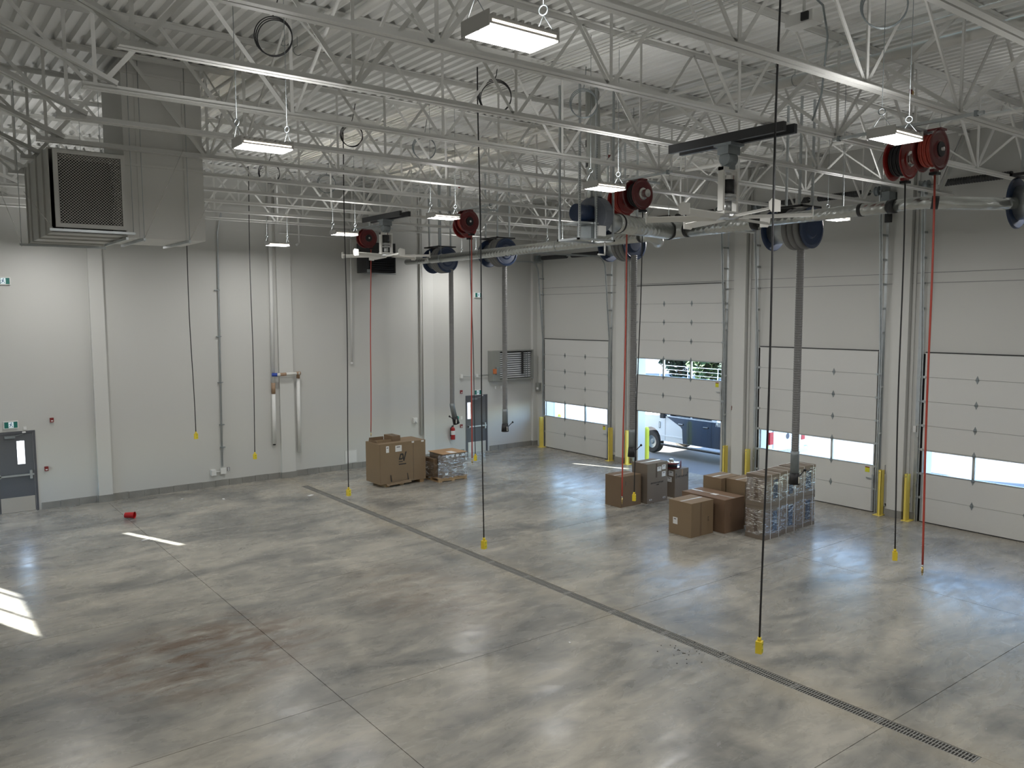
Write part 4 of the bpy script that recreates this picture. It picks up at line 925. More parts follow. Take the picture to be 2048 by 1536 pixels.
# white pipes wrapped in tape
t = thing('drain_pipe', 'white vertical pipes joined by a taped cross pipe on the back wall', 'pipe', (-10.8, -0.1, 1.1))
part('left_run', G().use('pvc').cyl((-10.78, -0.09, 2.75), (-10.72, -0.09, 9.3), 0.06, 14).cyl((-10.80, -0.09, 1.15), (-10.78, -0.09, 2.75), 0.06, 14), t)
part('right_run', G().use('pvc').cyl((-9.97, -0.09, 0.80), (-9.95, -0.09, 3.28), 0.06, 14), t, None)
part('tape_wrap', G().use('tape_brown').cyl((-10.78, -0.09, 2.75), (-10.775, -0.09, 3.10), 0.064, 12), t, 'brown tape wrap')
part('cross_pipe', G().use('pipe_white').cyl((-10.70, -0.22, 3.36), (-9.95, -0.22, 3.37), 0.05, 12), t)
part('tape_wrap', G().use('tape_blue').cyl((-10.83, -0.14, 3.36), (-10.68, -0.22, 3.36), 0.056, 12), t, 'blue tape wrap')
part('tape_wrap', G().use('tape_brown').cyl((-10.60, -0.22, 3.36), (-10.40, -0.22, 3.365), 0.053, 12), t, 'brown tape wrap')
part('tape_wrap', G().use('tape_brown').cyl((-10.06, -0.22, 3.37), (-9.92, -0.20, 3.37), 0.058, 12), t, 'brown tape wrap')
part('elbow', G().use('tape_brown').tube([(-9.95, -0.20, 3.37), (-9.95, -0.12, 3.32), (-9.95, -0.09, 3.2)], 0.06, 12), t)
part('stub', G().use('black').cyl((-10.80, -0.09, 1.11), (-10.80, -0.09, 1.15), 0.045, 10), t)
t = thing('vent_pipe', 'thin white vertical pipe ending halfway down behind the far fan', 'pipe', (-8.0, -0.06, 3.6))
part('run', G().use('pvc').cyl((-8.03, -0.07, 3.62), (-7.95, -0.07, 8.9), 0.032, 10), t); part('cap', G().use('pvc').cyl((-8.03, -0.07, 3.56), (-8.03, -0.07, 3.64), 0.045, 10), t)
t = thing('wall_pipe', 'cream vertical pipe beside the third back wall pilaster', 'pipe', (-5.30, -0.05, 0.3))
part('run', G().use('wall_paint').cyl((-5.33, -0.06, 0.9), (-5.27, -0.06, 9.3), 0.04, 10), t)
t = thing('gas_pipe', 'thin white horizontal pipe high on the back wall with a hook end', 'pipe', (-10.6, -0.3, 7.85))
part('run', G().use('pvc').cyl((-10.55, -0.35, 7.78), (-7.6, -0.35, 7.74), 0.022, 8).cyl((-9.9, -0.35, 7.5), (-9.9, -0.35, 8.6), 0.03, 8), t)
part('elbow', G().use('pvc').cyl((-9.9, -0.35, 7.5), (-10.0, -0.38, 7.44), 0.035, 8), t)
# wall louvre
t = thing('wall_louvre', 'large grey wall louvre with metal blades near the far corner', 'louvre', (-1.3, 0, 3.3))
LX0, LX1, LZ0, LZ1 = -2.33, -0.33, 2.70, 3.84
g = G().use('louver_frame').box(LX0, LX1, -0.30, 0, LZ1-0.04, LZ1).box(LX0, LX1, -0.30, 0, LZ0, LZ0+0.04).box(LX0, LX0+0.36, -0.30, 0, LZ0+0.04, LZ1-0.04).box(LX1-0.05, LX1, -0.30, 0, LZ0+0.04, LZ1-0.04)
part('frame', g, t)
part('back_plate', G().use('black_steel').box(LX0+0.36, LX1-0.05, -0.03, -0.01, LZ0+0.04, LZ1-0.04), t)
for k in range(12):
    z = LZ0+0.10+k*0.083; part('blade', G().use('louver_blade').obox(((LX0+LX1)/2+0.155, -0.16, z), LX1-LX0-0.42, 0.056, 0.008, (R(-68), 0, 0)), t)
for x in (-1.66, -0.72, -0.60): part('linkage', G().use('galv_dark').box(x-0.012, x+0.012, -0.26, -0.24, LZ0+0.1, LZ1-0.08), t)
part('linkage', G().use('black_steel').box(-0.86, -0.78, -0.24, -0.20, LZ0+0.2, LZ1-0.08), t)
part('actuator', G().use('orange').box(-2.30, -2.19, -0.38, -0.30, 2.98, 3.16).use('galv_dark').box(-2.19, -2.06, -0.38, -0.30, 2.95, 3.22), t)
t = thing('conduit', 'thin horizontal conduit from a wall sensor to the louvre', 'conduit', (-3.5, 0, 2.93))
part('run', G().use('galv').cyl((-3.55, -0.05, 2.93), (-2.33, -0.05, 2.93), 0.012, 8), t)
part('box', G().use('plate').box(-3.62, -3.52, -0.07, 0, 2.86, 3.0), t); part('box', G().use('plate').box(-2.92, -2.82, -0.07, 0, 2.87, 2.98), t)
for x in (-2.0, -1.72): wallbox('wall_sensor', 'small pale box below the wall louvre, %s one' % ('left' if x < -1.9 else 'right'), 'sensor', x, 2.42, 0.06, 0.11, 0.03, 'plate')
# unit heater
t = thing('unit_heater', 'black louvred unit heater hanging before the back wall, behind the fan', 'heater', (-7.0, -0.5, 7.1))
HX0, HX1 = -7.80, -6.72; HY0, HY1 = -0.85, -0.15
g = G().use('heater_black').box(HX0, HX1, HY0+0.06, HY1, 6.62, 7.60).box(HX0, HX1, HY0, HY0+0.06, 7.18, 7.60).box(HX0, HX0+0.08, HY0, HY0+0.06, 6.62, 7.18).box(HX1-0.04, HX1, HY0, HY0+0.06, 6.62, 7.18)
part('cabinet', g, t)
for k in range(7): part('louvre_blade', G().use('heater_black').obox(((HX0+HX1)/2+0.02, HY0+0.02, 6.70+k*0.07), 0.94, 0.07, 0.006, (R(35), 0, 0)), t)
part('lower_rail', G().use('galv_dark').box(HX0, HX1, HY0-0.01, HY0+0.01, 6.57, 6.60).box(HX0, HX0+0.10, HY0-0.05, HY0, 6.62, 6.72), t)
part('flue', G().use('duct_metal').cyl((-7.35, -0.3, 7.6), (-7.35, -0.3, 9.4), 0.09, 16), t)
for x in (HX0+0.1, HX1-0.1): part('hanger_rod', G().use('galv').cyl((x, -0.5, 7.6), (x, -0.5, 9.45), 0.006, 5), t)
part('thermostat', G().use('plate').box(0, 0.001, 0, 0.001, 0, 0.001), t) if False else None

# ------------------------------------------------------------------ on the right wall
def xbox(name, label, cat, y, z, w_, h, d, m, group=None, x0=0.0):
    t = thing(name, label, cat, (x0, y, z), group)
    part('body', G().use(m).box(x0-d, x0, y-w_/2, y+w_/2, z-h/2, z+h/2), t)
    part('plate', G().use('paper').box(x0-d-0.004, x0-d, y-w_*0.28, y+w_*0.28, z-h*0.3, z-h*0.05), t)
    return t
xbox('fire_strobe', 'red fire strobe on the pier right of the half-open door', 'alarm', -9.60, 2.35, 0.10, 0.13, 0.05, 'alarm_red', 'red fire alarm devices')
xbox('control_box', 'grey control box between the far corner and first overhead door', 'control box', -0.28, 2.35, 0.20, 0.32, 0.12, 'louver_frame')
xbox('grey_panel', 'dark grey square plate on pier right of third overhead door', 'wall plate', -14.52, 1.18, 0.22, 0.24, 0.02, 'plate_grey')
xbox('door_button_box', 'small white box on the pier left of the fourth overhead door', 'button box', -15.16, 2.33, 0.07, 0.16, 0.06, 'plate')
xbox('cable_box', 'small white box low left of the fourth door, grey lead below', 'button box', -15.05, 0.50, 0.11, 0.16, 0.04, 'plate')
xbox('outlet_box', 'long white box low on pier right of third overhead door', 'outlet', -14.42, 0.26, 0.20, 0.08, 0.05, 'plate')
xbox('outlet_box', 'long white box low on pier right of first overhead door', 'outlet', -4.52, 0.26, 0.16, 0.08, 0.05, 'plate')
# yellow steel guards at the door jambs
def guard(y, sgn, label):
    t = thing('track_guard', label, 'guard post', (-0.2, y, 0), 'yellow steel track guards')
    g = G().use('yellow').box(-0.26, -0.10, y-0.006, y+0.006, 0.012, 1.19).box(-0.26, -0.25, y-0.075 if sgn < 0 else y, y if sgn < 0 else y+0.075, 0.012, 1.19).box(-0.26, -0.10, y-0.075 if sgn < 0 else y+0.065, y-0.065 if sgn < 0 else y+0.075, 0.012, 1.19)
    part('post', g, t); part('base_plate', G().use('yellow').box(-0.32, -0.02, y-0.10, y+0.10, 0.0, 0.012), t)
    part('bolt', G().use('galv_dark').cyl((-0.262, y-sgn*-0.03, 1.13), (-0.27, y-sgn*-0.03, 1.13), 0.012, 8), t)
nm = ['first', 'second', 'third', 'fourth', 'fifth']
for i, (a, b) in enumerate(DOORS):
    guard(b+0.24 if i else b+0.02, 1 if i else 1, 'yellow steel guard post left of the %s overhead door' % nm[i])
    guard(a-0.24, -1, 'yellow steel guard post right of the %s overhead door' % nm[i])

# ================================================================== CARTONS
def carton(x0, x1, y0, y1, z0, z1, label, m='carton', tape=True, name='carton', group=None, cat='carton', lid=0.0):
    t = thing(name, label, cat, ((x0+x1)/2, (y0+y1)/2, z0), group)
    w_ = x1-x0; xm = (x0+x1)/2; ym = (y0+y1)/2
    b = part('body', G().use(m).box(x0, x1, y0, y1, z0+0.001, z1-0.006), t)
    long_x = w_ > (y1-y0)
    if long_x:
        part('top_flap', G().use(m).box(x0, x1, y0, ym-0.002, z1-0.006, z1), t); part('top_flap', G().use(m).box(x0, x1, ym+0.002, y1, z1-0.006, z1), t)
        if tape: part('packing_tape', G().use('tape_clear').box(x0+0.01, x1-0.01, ym-0.03, ym+0.03, z1, z1+0.0015), t)
    else:
        part('top_flap', G().use(m).box(x0, xm-0.002, y0, y1, z1-0.006, z1), t); part('top_flap', G().use(m).box(xm+0.002, x1, y0, y1, z1-0.006, z1), t)
        if tape: part('packing_tape', G().use('tape_clear').box(xm-0.03, xm+0.03, y0+0.01, y1-0.01, z1, z1+0.0015), t)
    return t
def lab_y(t, x0, x1, y, z0, z1, m='paper', name='paper_label', line=True):
    o = part(name, G().use(m).box(x0, x1, y-0.002, y, z0, z1), t)
    if line: part('print', G().use('ink').box(x0+(x1-x0)*0.2, x1-(x1-x0)*0.25, y-0.003, y-0.002, z1-(z1-z0)*0.32, z1-(z1-z0)*0.2), o)
def lab_x(t, x, y0, y1, z0, z1, m='paper', name='paper_label'):
    o = part(name, G().use(m).box(x-0.002, x, y0, y1, z0, z1), t); part('print', G().use('ink').box(x-0.003, x-0.002, y0+(y1-y0)*0.3, y1-(y1-y0)*0.2, z1-(z1-z0)*0.3, z1-(z1-z0)*0.18), o)
t = carton(-4.90, -4.13, -9.69, -9.08, 0, 0.845, 'plain brown carton, leftmost of the group before the half-open door', 'carton_dark')
lab_y(t, -4.74, -4.71, -9.69, 0.60, 0.72, 'ink_faint', 'stamp', False)
t = carton(-4.02, -3.20, -9.82, -9.24, 0, 1.11, 'tall grey-brown carton with three white labels and small black print', 'carton_grey')
lab_y(t, -3.62, -3.46, -9.82, 0.87, 0.99); lab_y(t, -3.43, -3.28, -9.82, 0.90, 1.03); lab_y(t, -3.43, -3.28, -9.82, 0.70, 0.84)
part('torn_tape', G().use('ink_faint').box(-3.68, -3.62, -9.821, -9.82, 0.70, 1.09), t)
text_mesh('BACKUP SUPPORT', 0.062, face_y(-3.62, -9.822, 0.555), 'ink', t); text_mesh('ST0001', 0.04, face_y(-3.60, -9.822, 0.495), 'ink', t)
for xx in (-3.88, -3.33): part('hand_hole', G().use('paper').box(xx-0.05, xx+0.05, -9.822, -9.82, 0.08, 0.12).use('ink').box(xx-0.03, xx+0.03, -9.823, -9.822, 0.09, 0.11), t)
t = carton(-2.86, -2.28, -9.80, -9.25, 0, 0.812, 'short carton with handwriting carrying a red reel, beside the half-open door', 'carton_grey')
lab_x(t, -2.86, -9.74, -9.56, 0.62, 0.76); lab_x(t, -2.86, -9.68, -9.50, 0.44, 0.58)
part('tape_strip', G().use('tape_brown').box(-2.58, -2.52, -9.801, -9.80, 0.60, 0.80), t)
text_mesh('THIS SIDE UP', 0.075, face_y(-2.56, -9.802, 0.60), 'ink', t)
for xx in (-2.81, -2.33): part('arrow', G().use('ink').box(xx-0.006, xx+0.006, -9.803, -9.80, 0.56, 0.68).add([(xx-0.025, -9.803, 0.67), (xx+0.025, -9.803, 0.67), (xx, -9.803, 0.71)], [(0,1,2)]), t)
# reel lying on it
t = thing('hose_reel', 'dark red hose reel lying on its side on the short carton', 'reel', (-2.72, -9.52, 0.812))
cx, cy = -2.70, -9.52
part('lower_flange', G().use('reel_red').lathe((cx, cy, 0.815), (cx, cy, 0.85), [(0, 0.0), (0, 0.22), (0.03, 0.24), (0.035, 0.24), (0.03, 0.1), (0.03, 0)], 28), t)
part('drum', G().use('rubber').cyl((cx, cy, 0.845), (cx, cy, 0.955), 0.17, 22), t)
part('upper_flange', G().use('reel_red').lathe((cx, cy, 0.955), (cx, cy, 0.99), [(0, 0.0), (0, 0.2), (0.0, 0.235), (0.03, 0.22), (0.02, 0.1), (0.02, 0)], 28), t)
part('hub', G().use('chrome').lathe((cx, cy, 0.975), (cx, cy, 1.08), [(0, 0), (0, 0.12), (0.03, 0.11), (0.04, 0.075), (0.09, 0.07), (0.10, 0.05), (0.10, 0)], 20), t)
part('mount_arm', G().use('reel_red').add([(cx+0.05, cy-0.27, 0.82), (cx+0.30, cy-0.12, 0.82), (cx+0.33, cy-0.08, 1.0), (cx+0.05, cy-0.27, 0.86), (cx+0.05, cy-0.25, 0.82), (cx+0.30, cy-0.10, 0.82), (cx+0.33, cy-0.06, 1.0), (cx+0.05, cy-0.25, 0.86)], [(0,1,2,3),(7,6,5,4),(0,4,5,1),(1,5,6,2),(2,6,7,3),(3,7,4,0)]), t)
t = carton(-3.95, -3.20, -12.27, -11.70, 0, 1.10, 'tall brown carton behind the long carton, left one of the joined pair', 'carton')
t = carton(-3.79, -3.03, -12.87, -12.30, 0, 1.10, 'tall brown carton between the long carton and the wrapped stack', 'carton')
lab_y(t, -3.40, -3.30, -12.87, 0.92, 0.99)
t = carton(-4.80, -4.05, -13.05, -11.73, 0, 0.812, 'long brown carton right behind the front small carton', 'carton_red')
part('paper_label', G().use('paper').box(-4.52, -4.38, -12.55, -12.38, 0.8125, 0.8140), t)
text_mesh('1-07', 0.06, face_y(-4.58, -13.052, 0.44, R(90)), 'ink_faint', t)
t = carton(-5.73, -4.94, -12.82, -12.13, 0, 0.817, 'brown carton with one white label, nearest on the floor', 'carton')
lab_x(t, -5.73, -12.40, -12.26, 0.25, 0.41)
part('vertical_tape', G().use('carton_dark').box(-5.42, -5.36, -12.821, -12.82, 0.02, 0.80), t)
text_mesh('5-14', 0.06, face_y(-5.12, -12.822, 0.38, R(90)), 'ink', t)
# strapped and wrapped stack, six boxes
cols = [(-4.57, -3.92, 'left'), (-3.86, -3.20, 'middle'), (-3.12, -2.34, 'right')]
for ci, (x0, x1, cn) in enumerate(cols):
    for r_ in range(2):
        z0 = 0.0 if r_ == 0 else 0.775; z1 = 0.77 if r_ == 0 else 1.513; y0, y1 = -14.0+ci*0.06, -13.47+ci*0.06
        t = thing('wrapped_carton', 'strapped, film-wrapped carton, %s one in the %s row of the stack' % (cn, 'lower' if r_ == 0 else 'upper'), 'carton', ((x0+x1)/2, (y0+y1)/2, z0), 'film-wrapped cartons stacked by the third overhead door')
        part('body', G().use('carton_gloss').box(x0+0.012, x1-0.012, y0+0.012, y1-0.012, z0+0.002, z1-0.002), t)
        part('base_tray', G().use('carton_grey').box(x0, x1, y0, y1, z0+0.001, z0+0.13), t)
        part('lid_tray', G().use('carton_grey').box(x0, x1, y0, y1, z1-0.075, z1), t)
        xa = x0+(x1-x0)*0.50; part('dark_window', G().use('dark_panel').box(xa, xa+(x1-x0)*0.26, y0+0.005, y0+0.012, z0+0.17, z1-0.12), t)
        if ci == 0: part('side_print', G().use('ink_faint').box(x0+0.006, x0+0.012, y0+0.20, y0+0.30, z0+0.18, z1-0.10), t)
        for fx in (0.36, 0.86): part('strap', G().use('strap').box(x0+(x1-x0)*fx-0.007, x0+(x1-x0)*fx+0.007, y0-0.003, y0, z0+0.001, z1).box(x0+(x1-x0)*fx-0.007, x0+(x1-x0)*fx+0.007, y0-0.003, y1, z1, z1+0.002), t)
        part('film_wrap', G().use('wrap').box(x0-0.004, x1+0.004, y0-0.005, y1+0.004, z0+0.10, z1-0.06), t)
        if r_ == 1: part('edge_strip', G().use('paper').box(x0, x1, y1-0.02, y1, z1, z1+0.003), t)
# big carton on a skid
t = carton(-8.83, -7.21, -3.40, -2.52, 0.10, 1.336, 'very large brown carton with a black DV logo standing on a skid', 'carton', tape=False)
part('bottom_flap', G().use('carton').add([(-8.60, -3.405, 0.10), (-7.75, -3.405, 0.16), (-7.75, -3.44, 0.07), (-8.60, -3.46, 0.05), (-8.60, -3.40, 0.10), (-7.75, -3.40, 0.16), (-7.75, -3.43, 0.07), (-8.60, -3.45, 0.05)], [(0,1,2,3),(7,6,5,4),(0,3,7,4),(1,5,6,2),(2,6,7,3),(0,4,5,1)]), t)
part('torn_flap', G().use('carton').box(-8.42, -7.88, -3.415, -3.405, 0.17, 0.36), t)
for xx in (-8.45, -7.86): part('slit', G().use('ink').add([(xx, -3.416, 0.14), (xx+0.03, -3.416, 0.16), (xx-0.01, -3.416, 0.37), (xx-0.03, -3.416, 0.36)], [(0,1,2,3)]), t)
part('seam', G().use('ink_faint').box(-7.655, -7.645, -3.402, -3.40, 0.12, 1.33), t)
part('corner_crease', G().use('carton_dark').box(-8.81, -8.80, -3.402, -3.40, 0.12, 1.33), t)
lab_y(t, -8.60, -8.50, -3.40, 1.06, 1.26, name='round_label'); lab_y(t, -8.28, -8.06, -3.40, 1.06, 1.25); lab_y(t, -7.70, -7.62, -3.40, 1.28, 1.335); lab_y(t, -7.36, -7.27, -3.40, 1.28, 1.33)
def poly_y(pts, x, y, z, s): 
    g = G().use('ink'); v = [(x+a*s, y, z+b*s) for a, b in pts]+[(x+a*s, y+0.0015, z+b*s) for a, b in pts]; n_ = len(pts)
    return g.add(v, [tuple(range(n_)), tuple(range(n_, 2*n_))[::-1]]+[(i, (i+1) % n_, n_+(i+1) % n_, n_+i) for i in range(n_)])
LXX, LZZ, LS = -8.17, 0.80, 0.235
part('logo', poly_y([(0,0),(0.25,0.80),(0.62,0.80),(0.72,0.70),(0.55,0.60),(0.36,0.60),(0.23,0.18),(0.42,0.18),(0.55,0.30),(0.62,0.12),(0.45,0.0)], LXX, -3.403, LZZ, LS), t)
part('logo', poly_y([(0.52,0.72),(0.72,0.72),(0.78,0.16),(1.02,1.0),(1.20,1.0),(0.84,-0.22),(0.70,-0.22),(0.60,0.18)], LXX, -3.403, LZZ, LS), t)
part('logo', poly_y([(0,-0.22),(0.58,-0.22),(0.60,-0.12),(0,-0.12)], LXX, -3.403, LZZ-0.02, LS), t)
part('logo', poly_y([(0,-0.58),(1.10,-0.58),(1.10,-0.44),(0,-0.44)], LXX, -3.403, LZZ-0.02, LS), t)
for xx in (-8.62, -8.12, -7.40): part('skid_block', G().use('wood').box(xx, xx+0.14, -3.36, -2.56, 0.0, 0.10), t)
t = carton(-8.22, -7.93, -3.10, -2.58, 1.338, 1.50, 'small brown carton on top of the very large carton', 'carton_dark')
part('tape_line', G().use('ink').box(-8.10, -8.05, -3.08, -2.60, 1.5015, 1.503), t)
t = thing('open_tray', 'flattened open cardboard tray on top of the very large carton', 'cardboard', (-8.5, -2.9, 1.336))
part('base', G().use('carton').box(-8.76, -8.26, -3.12, -2.60, 1.338, 1.345), t)
part('side', G().use('carton').box(-8.74, -8.26, -3.12, -3.11, 1.345, 1.42), t, None); part('side', G().use('carton_dark').box(-8.76, -8.26, -2.62, -2.61, 1.345, 1.45), t)
part('side', G().use('carton_dark').box(-8.77, -8.76, -3.12, -2.61, 1.345, 1.40), t)
# wrapped skid of small cartons
t = thing('wooden_pallet', 'wooden pallet under the film-wrapped cartons beside the very large carton', 'pallet', (-6.4, -3.3, 0))
for y in (-3.80, -3.36, -2.94): part('stringer', G().use('wood').box(-6.98, -5.92, y, y+0.06, 0.02, 0.10), t)
for k in range(6): part('deck_board', G().use('wood').box(-6.98+k*0.19, -6.98+k*0.19+0.11, -3.82, -2.86, 0.10, 0.12), t)
for k in range(3): part('bottom_board', G().use('wood').box(-6.98+k*0.47, -6.98+k*0.47+0.11, -3.82, -2.86, 0.0, 0.02), t)
gN = 'small cartons on the wrapped pallet'
def sc_(x0, x1, y0, y1, z0, z1, lab, m='carton_grey', labels=()):
    t = carton(x0, x1, y0, y1, z0, z1, lab, m, False, 'carton', gN)
    for a, b in labels: lab_y(t, x0+a, x0+a+0.10, y0, z0+b, z0+b+0.075)
sc_(-6.83, -6.37, -3.78, -3.05, 0.121, 0.31, 'flat brown carton at lower left front of the wrapped pallet', 'carton_dark', [(0.10, 0.08)])
sc_(-6.35, -5.93, -3.70, -3.02, 0.121, 0.33, 'flat brown carton at lower right front of the wrapped pallet', 'carton_grey')
sc_(-6.82, -6.38, -3.74, -3.05, 0.312, 0.52, 'brown carton at middle left of the wrapped pallet', 'carton_grey')
sc_(-6.34, -5.98, -3.68, -3.06, 0.332, 0.54, 'dark brown carton at middle right of the wrapped pallet', 'carton_dark')
sc_(-6.80, -5.95, -3.76, -2.98, 0.542, 0.86, 'wide upper carton with four white labels on the wrapped pallet', 'carton_gloss', [(0.12, 0.20), (0.32, 0.20), (0.50, 0.20), (0.72, 0.20)])
sc_(-6.98, -6.84, -3.50, -2.90, 0.121, 0.70, 'narrow tall carton at the left end of the wrapped pallet', 'carton_dark')
single('board_sheet', G().use('mdf').box(-6.84, -5.90, -3.80, -2.94, 0.862, 0.876), 'brown board sheet lying on top of the wrapped pallet load', 'board')
single('paper_sheet', G().use('paper').box(-6.50, -6.28, -3.78, -3.45, 0.878, 0.881), 'white papers lying on the board of the wrapped pallet', 'paper')
t = thing('stretch_film', 'clear crumpled stretch film around the pallet of small cartons', 'film', (-6.4, -3.8, 0.12))
part('film_sheet', G().use('wrap').box(-6.995, -5.90, -3.80, -3.79, 0.10, 0.84).box(-5.91, -5.90, -3.79, -2.95, 0.10, 0.84).box(-7.0, -6.99, -3.79, -2.88, 0.10, 0.60), t)
rnd = random.Random(5)
for k in range(9):
    z = 0.18+rnd.random()*0.34; z2 = z+rnd.uniform(-0.16, 0.14); y_ = -3.805
    part('film_strand', G().use('tape_clear').tube([(-6.60+rnd.random()*0.3, y_, z), (-6.2+rnd.random()*0.2, y_-0.012, (z+z2)/2-0.03), (-5.90, y_, z2)], 0.006, 5), t)

# ================================================================== SMALL THINGS ON THE FLOOR
t = thing('red_cup', 'red plastic cup lying on the floor on the left', 'cup', (-15.60, -2.60, 0.06))
part('cup_body', G().use('cup_red').lathe((-15.76, -2.47, 0.085), (-15.54, -2.64, 0.085), [(0.0, 0.0), (0.0, 0.07), (0.24, 0.082), (0.242, 0.088), (0.25, 0.088), (0.24, 0.074), (0.02, 0.06), (0.02, 0.0)], 22), t)
part('cup_base', G().use('paper').lathe((-15.775, -2.46, 0.085), (-15.76, -2.47, 0.085), [(0, 0.0), (0, 0.062), (0.02, 0.07)], 18), t)
for i, (x, y, a, b, lab) in enumerate([(-10.88, -2.98, 0.17, 0.10, 'small white paper slip on the floor near the drain end'), (-13.02, -1.84, 0.12, 0.06, 'small white scrap on the floor below the white boxes'),
                              (-13.95, -1.10, 0.07, 0.05, 'tiny white scrap near the curb left of the white boxes'), (-15.85, -4.95, 0.16, 0.07, 'white scrap on the floor beside the left sunlit strip'), (-11.98, -15.6, 0.05, 0.03, 'tiny pale scrap before the front floor joint')]):
    single('paper_scrap', G().use('paper').obox((x, y, 0.004), a, b, 0.006, (0, 0, 0.4+i)), lab, 'paper')
g = G().use('ink')
rnd = random.Random(3)
for k in range(26): a, b = rnd.gauss(-10.82, 0.22), rnd.gauss(-16.95, 0.22); g.box(a, a+rnd.uniform(0.006, 0.02), b, b+rnd.uniform(0.006, 0.016), 0.0005, 0.008)
o = single('debris', g, 'scattered black crumbs of debris on the floor beside the drain', 'debris'); o['kind'] = 'stuff'

# ================================================================== OUTSIDE
struct('ground', G().use('yard').box(0.36, 120, -60, 90, -0.2, -0.012))
struct('ground_west', G().use('yard').box(-120, XL-0.3, -60, 90, -0.2, -0.012))
struct('ground_north', G().use('yard').box(XL-0.3, 0.36, 0.30, 90, -0.2, -0.012))
n0 = 40
for i, yc in enumerate([-0.05, -4.87, -9.86, -14.76, -19.6]):
    struct('trim_%d' % (n0+i), G().use('ext_wall').box(0.35, 0.62, yc-0.42, yc+0.42, 0, 9.8))
    if 1 or i: 
        t = thing('bollard', 'round yellow bollard outside, ' + ['before the first pier', 'left of the half-open second door', 'left of the third door', 'left of the fourth door', 'right of the fourth door'][i], 'bollard', (1.05, yc-0.17, 0), 'yellow bollards outside the doors')
        part('post', G().use('bollard_yellow').lathe((1.05, yc-0.17, 0), (1.05, yc-0.17, 1.2), [(0, 0), (0, 0.09), (1.10, 0.09), (1.15, 0.07), (1.18, 0.03), (1.18, 0)], 20), t)
# pickup truck
T = thing('pickup_truck', 'white and navy pickup truck parked outside the half-open door', 'truck', (3.2, -6.3, 0))
def arc(yc, r, a0, a1, n=8): return [(yc+r*math.cos(R(a0+(a1-a0)*k/n)), 0.50+r*math.sin(R(a0+(a1-a0)*k/n))) for k in range(n+1)]
OL = [(-3.12, 0.55), (-3.10, 1.10), (-3.25, 1.38), (-4.70, 1.47), (-5.2, 1.45), (-7.15, 1.45), (-7.2, 1.47), (-9.33, 1.47), (-9.35, 0.62)] + [(-8.74, 0.55)] + [(y, z) for y, z in arc(-8.25, 0.49, 180, 0)] + [(-7.76, 0.52), (-4.68, 0.52)] + [(y, z) for y, z in arc(-4.17, 0.49, 180, 0)]
def slab_x(g, ol, x0, x1):
    v = [(x0, y, z) for y, z in ol]+[(x1, y, z) for y, z in ol]; n_ = len(ol)
    return g.add(v, [tuple(range(n_)), tuple(range(n_, 2*n_))[::-1]]+[(i, (i+1) % n_, n_+(i+1) % n_, n_+i) for i in range(n_)])
g = G().use('truck_white'); slab_x(g, OL, 2.22, 4.18)
part('body', g, T)
part('cab', slab_x(G().use('truck_white'), [(-4.75, 1.46), (-5.40, 1.97), (-6.95, 1.99), (-7.15, 1.46)], 2.34, 4.06), T)
part('windshield', G().use('truck_glass').add([(2.42, -4.80, 1.52), (3.98, -4.80, 1.52), (3.94, -5.33, 1.93), (2.46, -5.33, 1.93)], [(0,1,2,3)]), T)
for pts in ([(-5.0, 1.40), (-5.47, 1.90), (-5.95, 1.92), (-5.95, 1.36)], [(-6.05, 1.36), (-6.05, 1.92), (-6.78, 1.92), (-6.92, 1.48), (-6.80, 1.38)]):
    part('side_window', slab_x(G().use('truck_glass'), pts, 2.195, 2.215) if False else slab_x(G().use('truck_glass'), [(y, max(z, 1.475)) for y, z in pts], 2.325, 2.34), T)
nav = [(-4.95, 1.44), (-5.60, 1.13), (-5.68, 1.05), (-5.72, 0.53), (-7.74, 0.53)] + [(y, z) for y, z in arc(-8.25, 0.50, 0, 180)] + [(-8.76, 0.58), (-9.30, 0.64), (-9.30, 1.30), (-7.25, 1.30), (-7.2, 1.445)]
part('navy_livery', slab_x(G().use('truck_navy'), nav, 2.212, 2.22), T, 'dark navy side panel')
part('bed_stripe', slab_x(G().use('truck_navy'), [(-7.26, 1.30), (-7.26, 1.44), (-9.30, 1.44), (-9.30, 1.30)], 2.212, 2.22), T)
text_mesh('MID ISLAND', 0.16, face_x(2.208, -7.62, 1.36), 'plate', T)
for y in (-4.88, -5.98, -7.0): part('door_gap', G().use('black').box(2.209, 2.211, y-0.005, y+0.005, 0.56, 1.42), T)
part('fender_vent', G().use('truck_glass').box(2.212, 2.22, -4.64, -4.56, 0.98, 1.22).use('paper').box(2.208, 2.212, -4.62, -4.58, 1.0, 1.2), T)
for y in (-5.62, -6.75): part('door_handle', G().use('black').box(2.19, 2.212, y-0.11, y+0.11, 1.19, 1.25).use('chrome').box(2.18, 2.19, y-0.10, y+0.10, 1.225, 1.245), T)
part('mirror', G().use('black').box(1.98, 2.10, -5.0, -4.82, 1.40, 1.66).box(2.10, 2.22, -4.95, -4.90, 1.46, 1.52), T)
part('body_line', G().use('truck_white').box(2.205, 2.22, -5.7, -4.7, 0.70, 0.74), T)
part('running_board', G().use('black').box(2.12, 2.26, -7.6, -4.75, 0.36, 0.42).use('galv').box(2.12, 2.14, -7.6, -4.75, 0.42, 0.43), T)
part('bumper', G().use('chrome').box(2.2, 4.2, -9.52, -9.35, 0.55, 0.75).box(2.2, 4.2, -3.12, -3.0, 0.5, 0.75), T)
part('tailgate', G().use('truck_white').box(2.42, 3.98, -9.37, -9.34, 0.80, 1.44), T)
part('emblem', G().use('truck_navy').lathe((3.2, -9.372, 1.15), (3.2, -9.37, 1.15), [(0, 0.0), (0, 0.10), (0.002, 0.10)], 20), T)
for x in (2.215, 4.0): part('tail_lamp', G().use('tail_red').box(x, x+0.19, -9.38, -9.20, 0.95, 1.35), T)
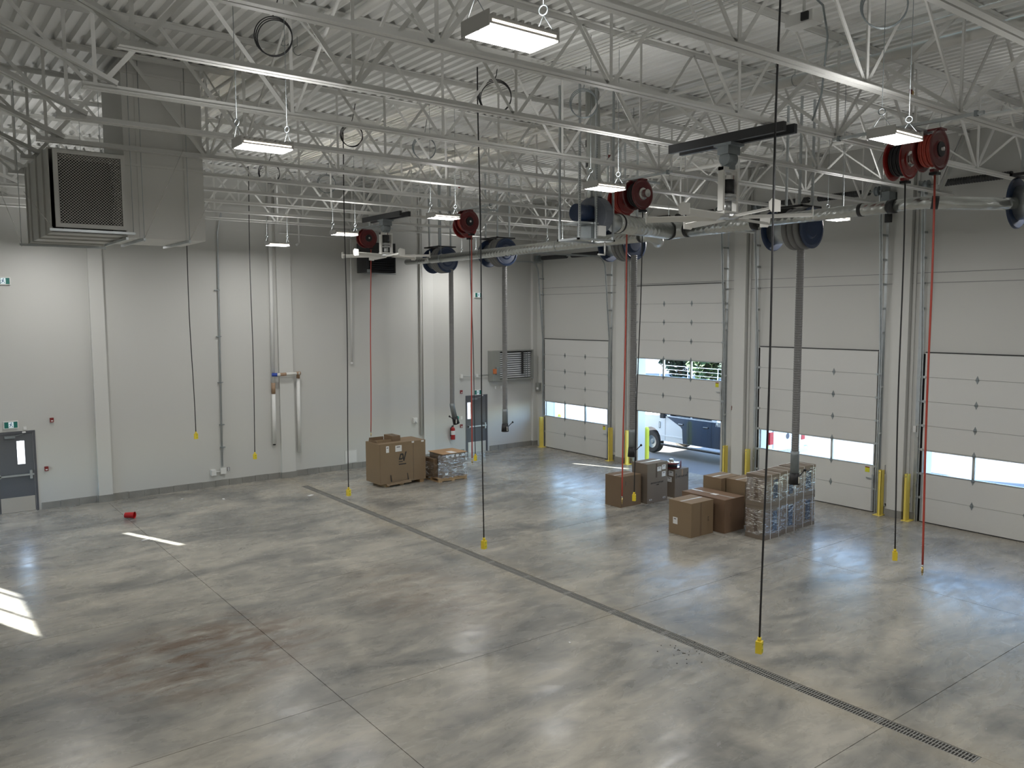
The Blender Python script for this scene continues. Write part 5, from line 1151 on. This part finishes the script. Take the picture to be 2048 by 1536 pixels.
for y in (-4.17, -8.25):
    for x0, x1, xo in ((2.24, 2.50, 2.235), (3.90, 4.16, 4.165)):
        wh = part('wheel', G().use('tyre').lathe((x0, y, 0.42), (x1, y, 0.42), [(0, 0.24), (0, 0.38), (0.03, 0.42), (0.23, 0.42), (0.26, 0.38), (0.26, 0.24)], 28), T)
        part('rim', G().use('galv_dark').lathe((x0+0.03, y, 0.42), (x1-0.03, y, 0.42), [(0, 0.0), (0, 0.06), (0.03, 0.10), (0.0, 0.24), (0.2, 0.24), (0.2, 0)], 20), wh)
part('grille', G().use('black').box(2.45, 3.95, -3.10, -3.07, 0.8, 1.15), T)
# fence and trees far behind
t = thing('yard_fence', 'long white rail fence at the far side of the yard', 'fence', (19, 8, 0))
for k in range(17): part('fence_post', G().use('fence_white').cyl((19+0.25*k, -6+k*2.6, -0.02), (19+0.25*k, -6+k*2.6, 1.75), 0.026, 8), t)
for z in (0.3, 0.6, 0.9, 1.2, 1.46, 1.72): part('rail', G().use('fence_white').cyl((19, -6, z), (23, 35.6, z), 0.020 if z > 1.6 else 0.013, 6), t)
def tree(x, y, h, r, m, label, seed):
    rnd = random.Random(seed); t = thing('tree', label, 'tree', (x, y, 0), 'trees behind the yard fence')
    part('trunk', G().use('bark').tube([(x, y, 0), (x+0.1, y, h*0.35), (x-0.1, y+0.2, h*0.8)], [0.22, 0.16, 0.05], 8), t)
    g = G().use(m)
    for k in range(2600):
        a, b = rnd.uniform(0, 6.283), rnd.uniform(-1, 1); rr = r*(0.55+0.45*rnd.random()); s = math.sqrt(1-b*b)
        c = Vector((x+rr*s*math.cos(a), y+rr*s*math.sin(a), h*0.5+b*h*0.5*(rr/r)+0.1)); u = Vector((rnd.gauss(0,1), rnd.gauss(0,1), rnd.gauss(0,1))).normalized(); v_ = u.orthogonal().normalized(); L_ = 0.28
        g.add([c-u*L_, c+v_*L_*0.5, c+u*L_, c-v_*L_*0.5], [(0,1,2,3)])
    o = part('foliage', g, t); o['kind'] = 'stuff'
    for k in range(4):
        a = rnd.uniform(0, 6.28); part('branch', G().use('bark').tube([(x, y, h*0.3), (x+r*0.5*math.cos(a), y+r*0.5*math.sin(a), h*0.5), (x+r*0.9*math.cos(a), y+r*0.9*math.sin(a), h*0.62)], [0.08, 0.05, 0.02], 5), t)
for i in range(9):
    x, y = 26.5+1.5*math.sin(i*2.1), 1+i*3.9
    tree(x, y, 6.5+1.2*math.sin(i*1.7), 1.92, 'leaf_light' if i in (3, 5) else 'leaf_dark', '%s bushy tree behind the fence, %s from the right' % ('light green' if i in (3, 5) else 'dark green', ordinal(i)), 40+i)
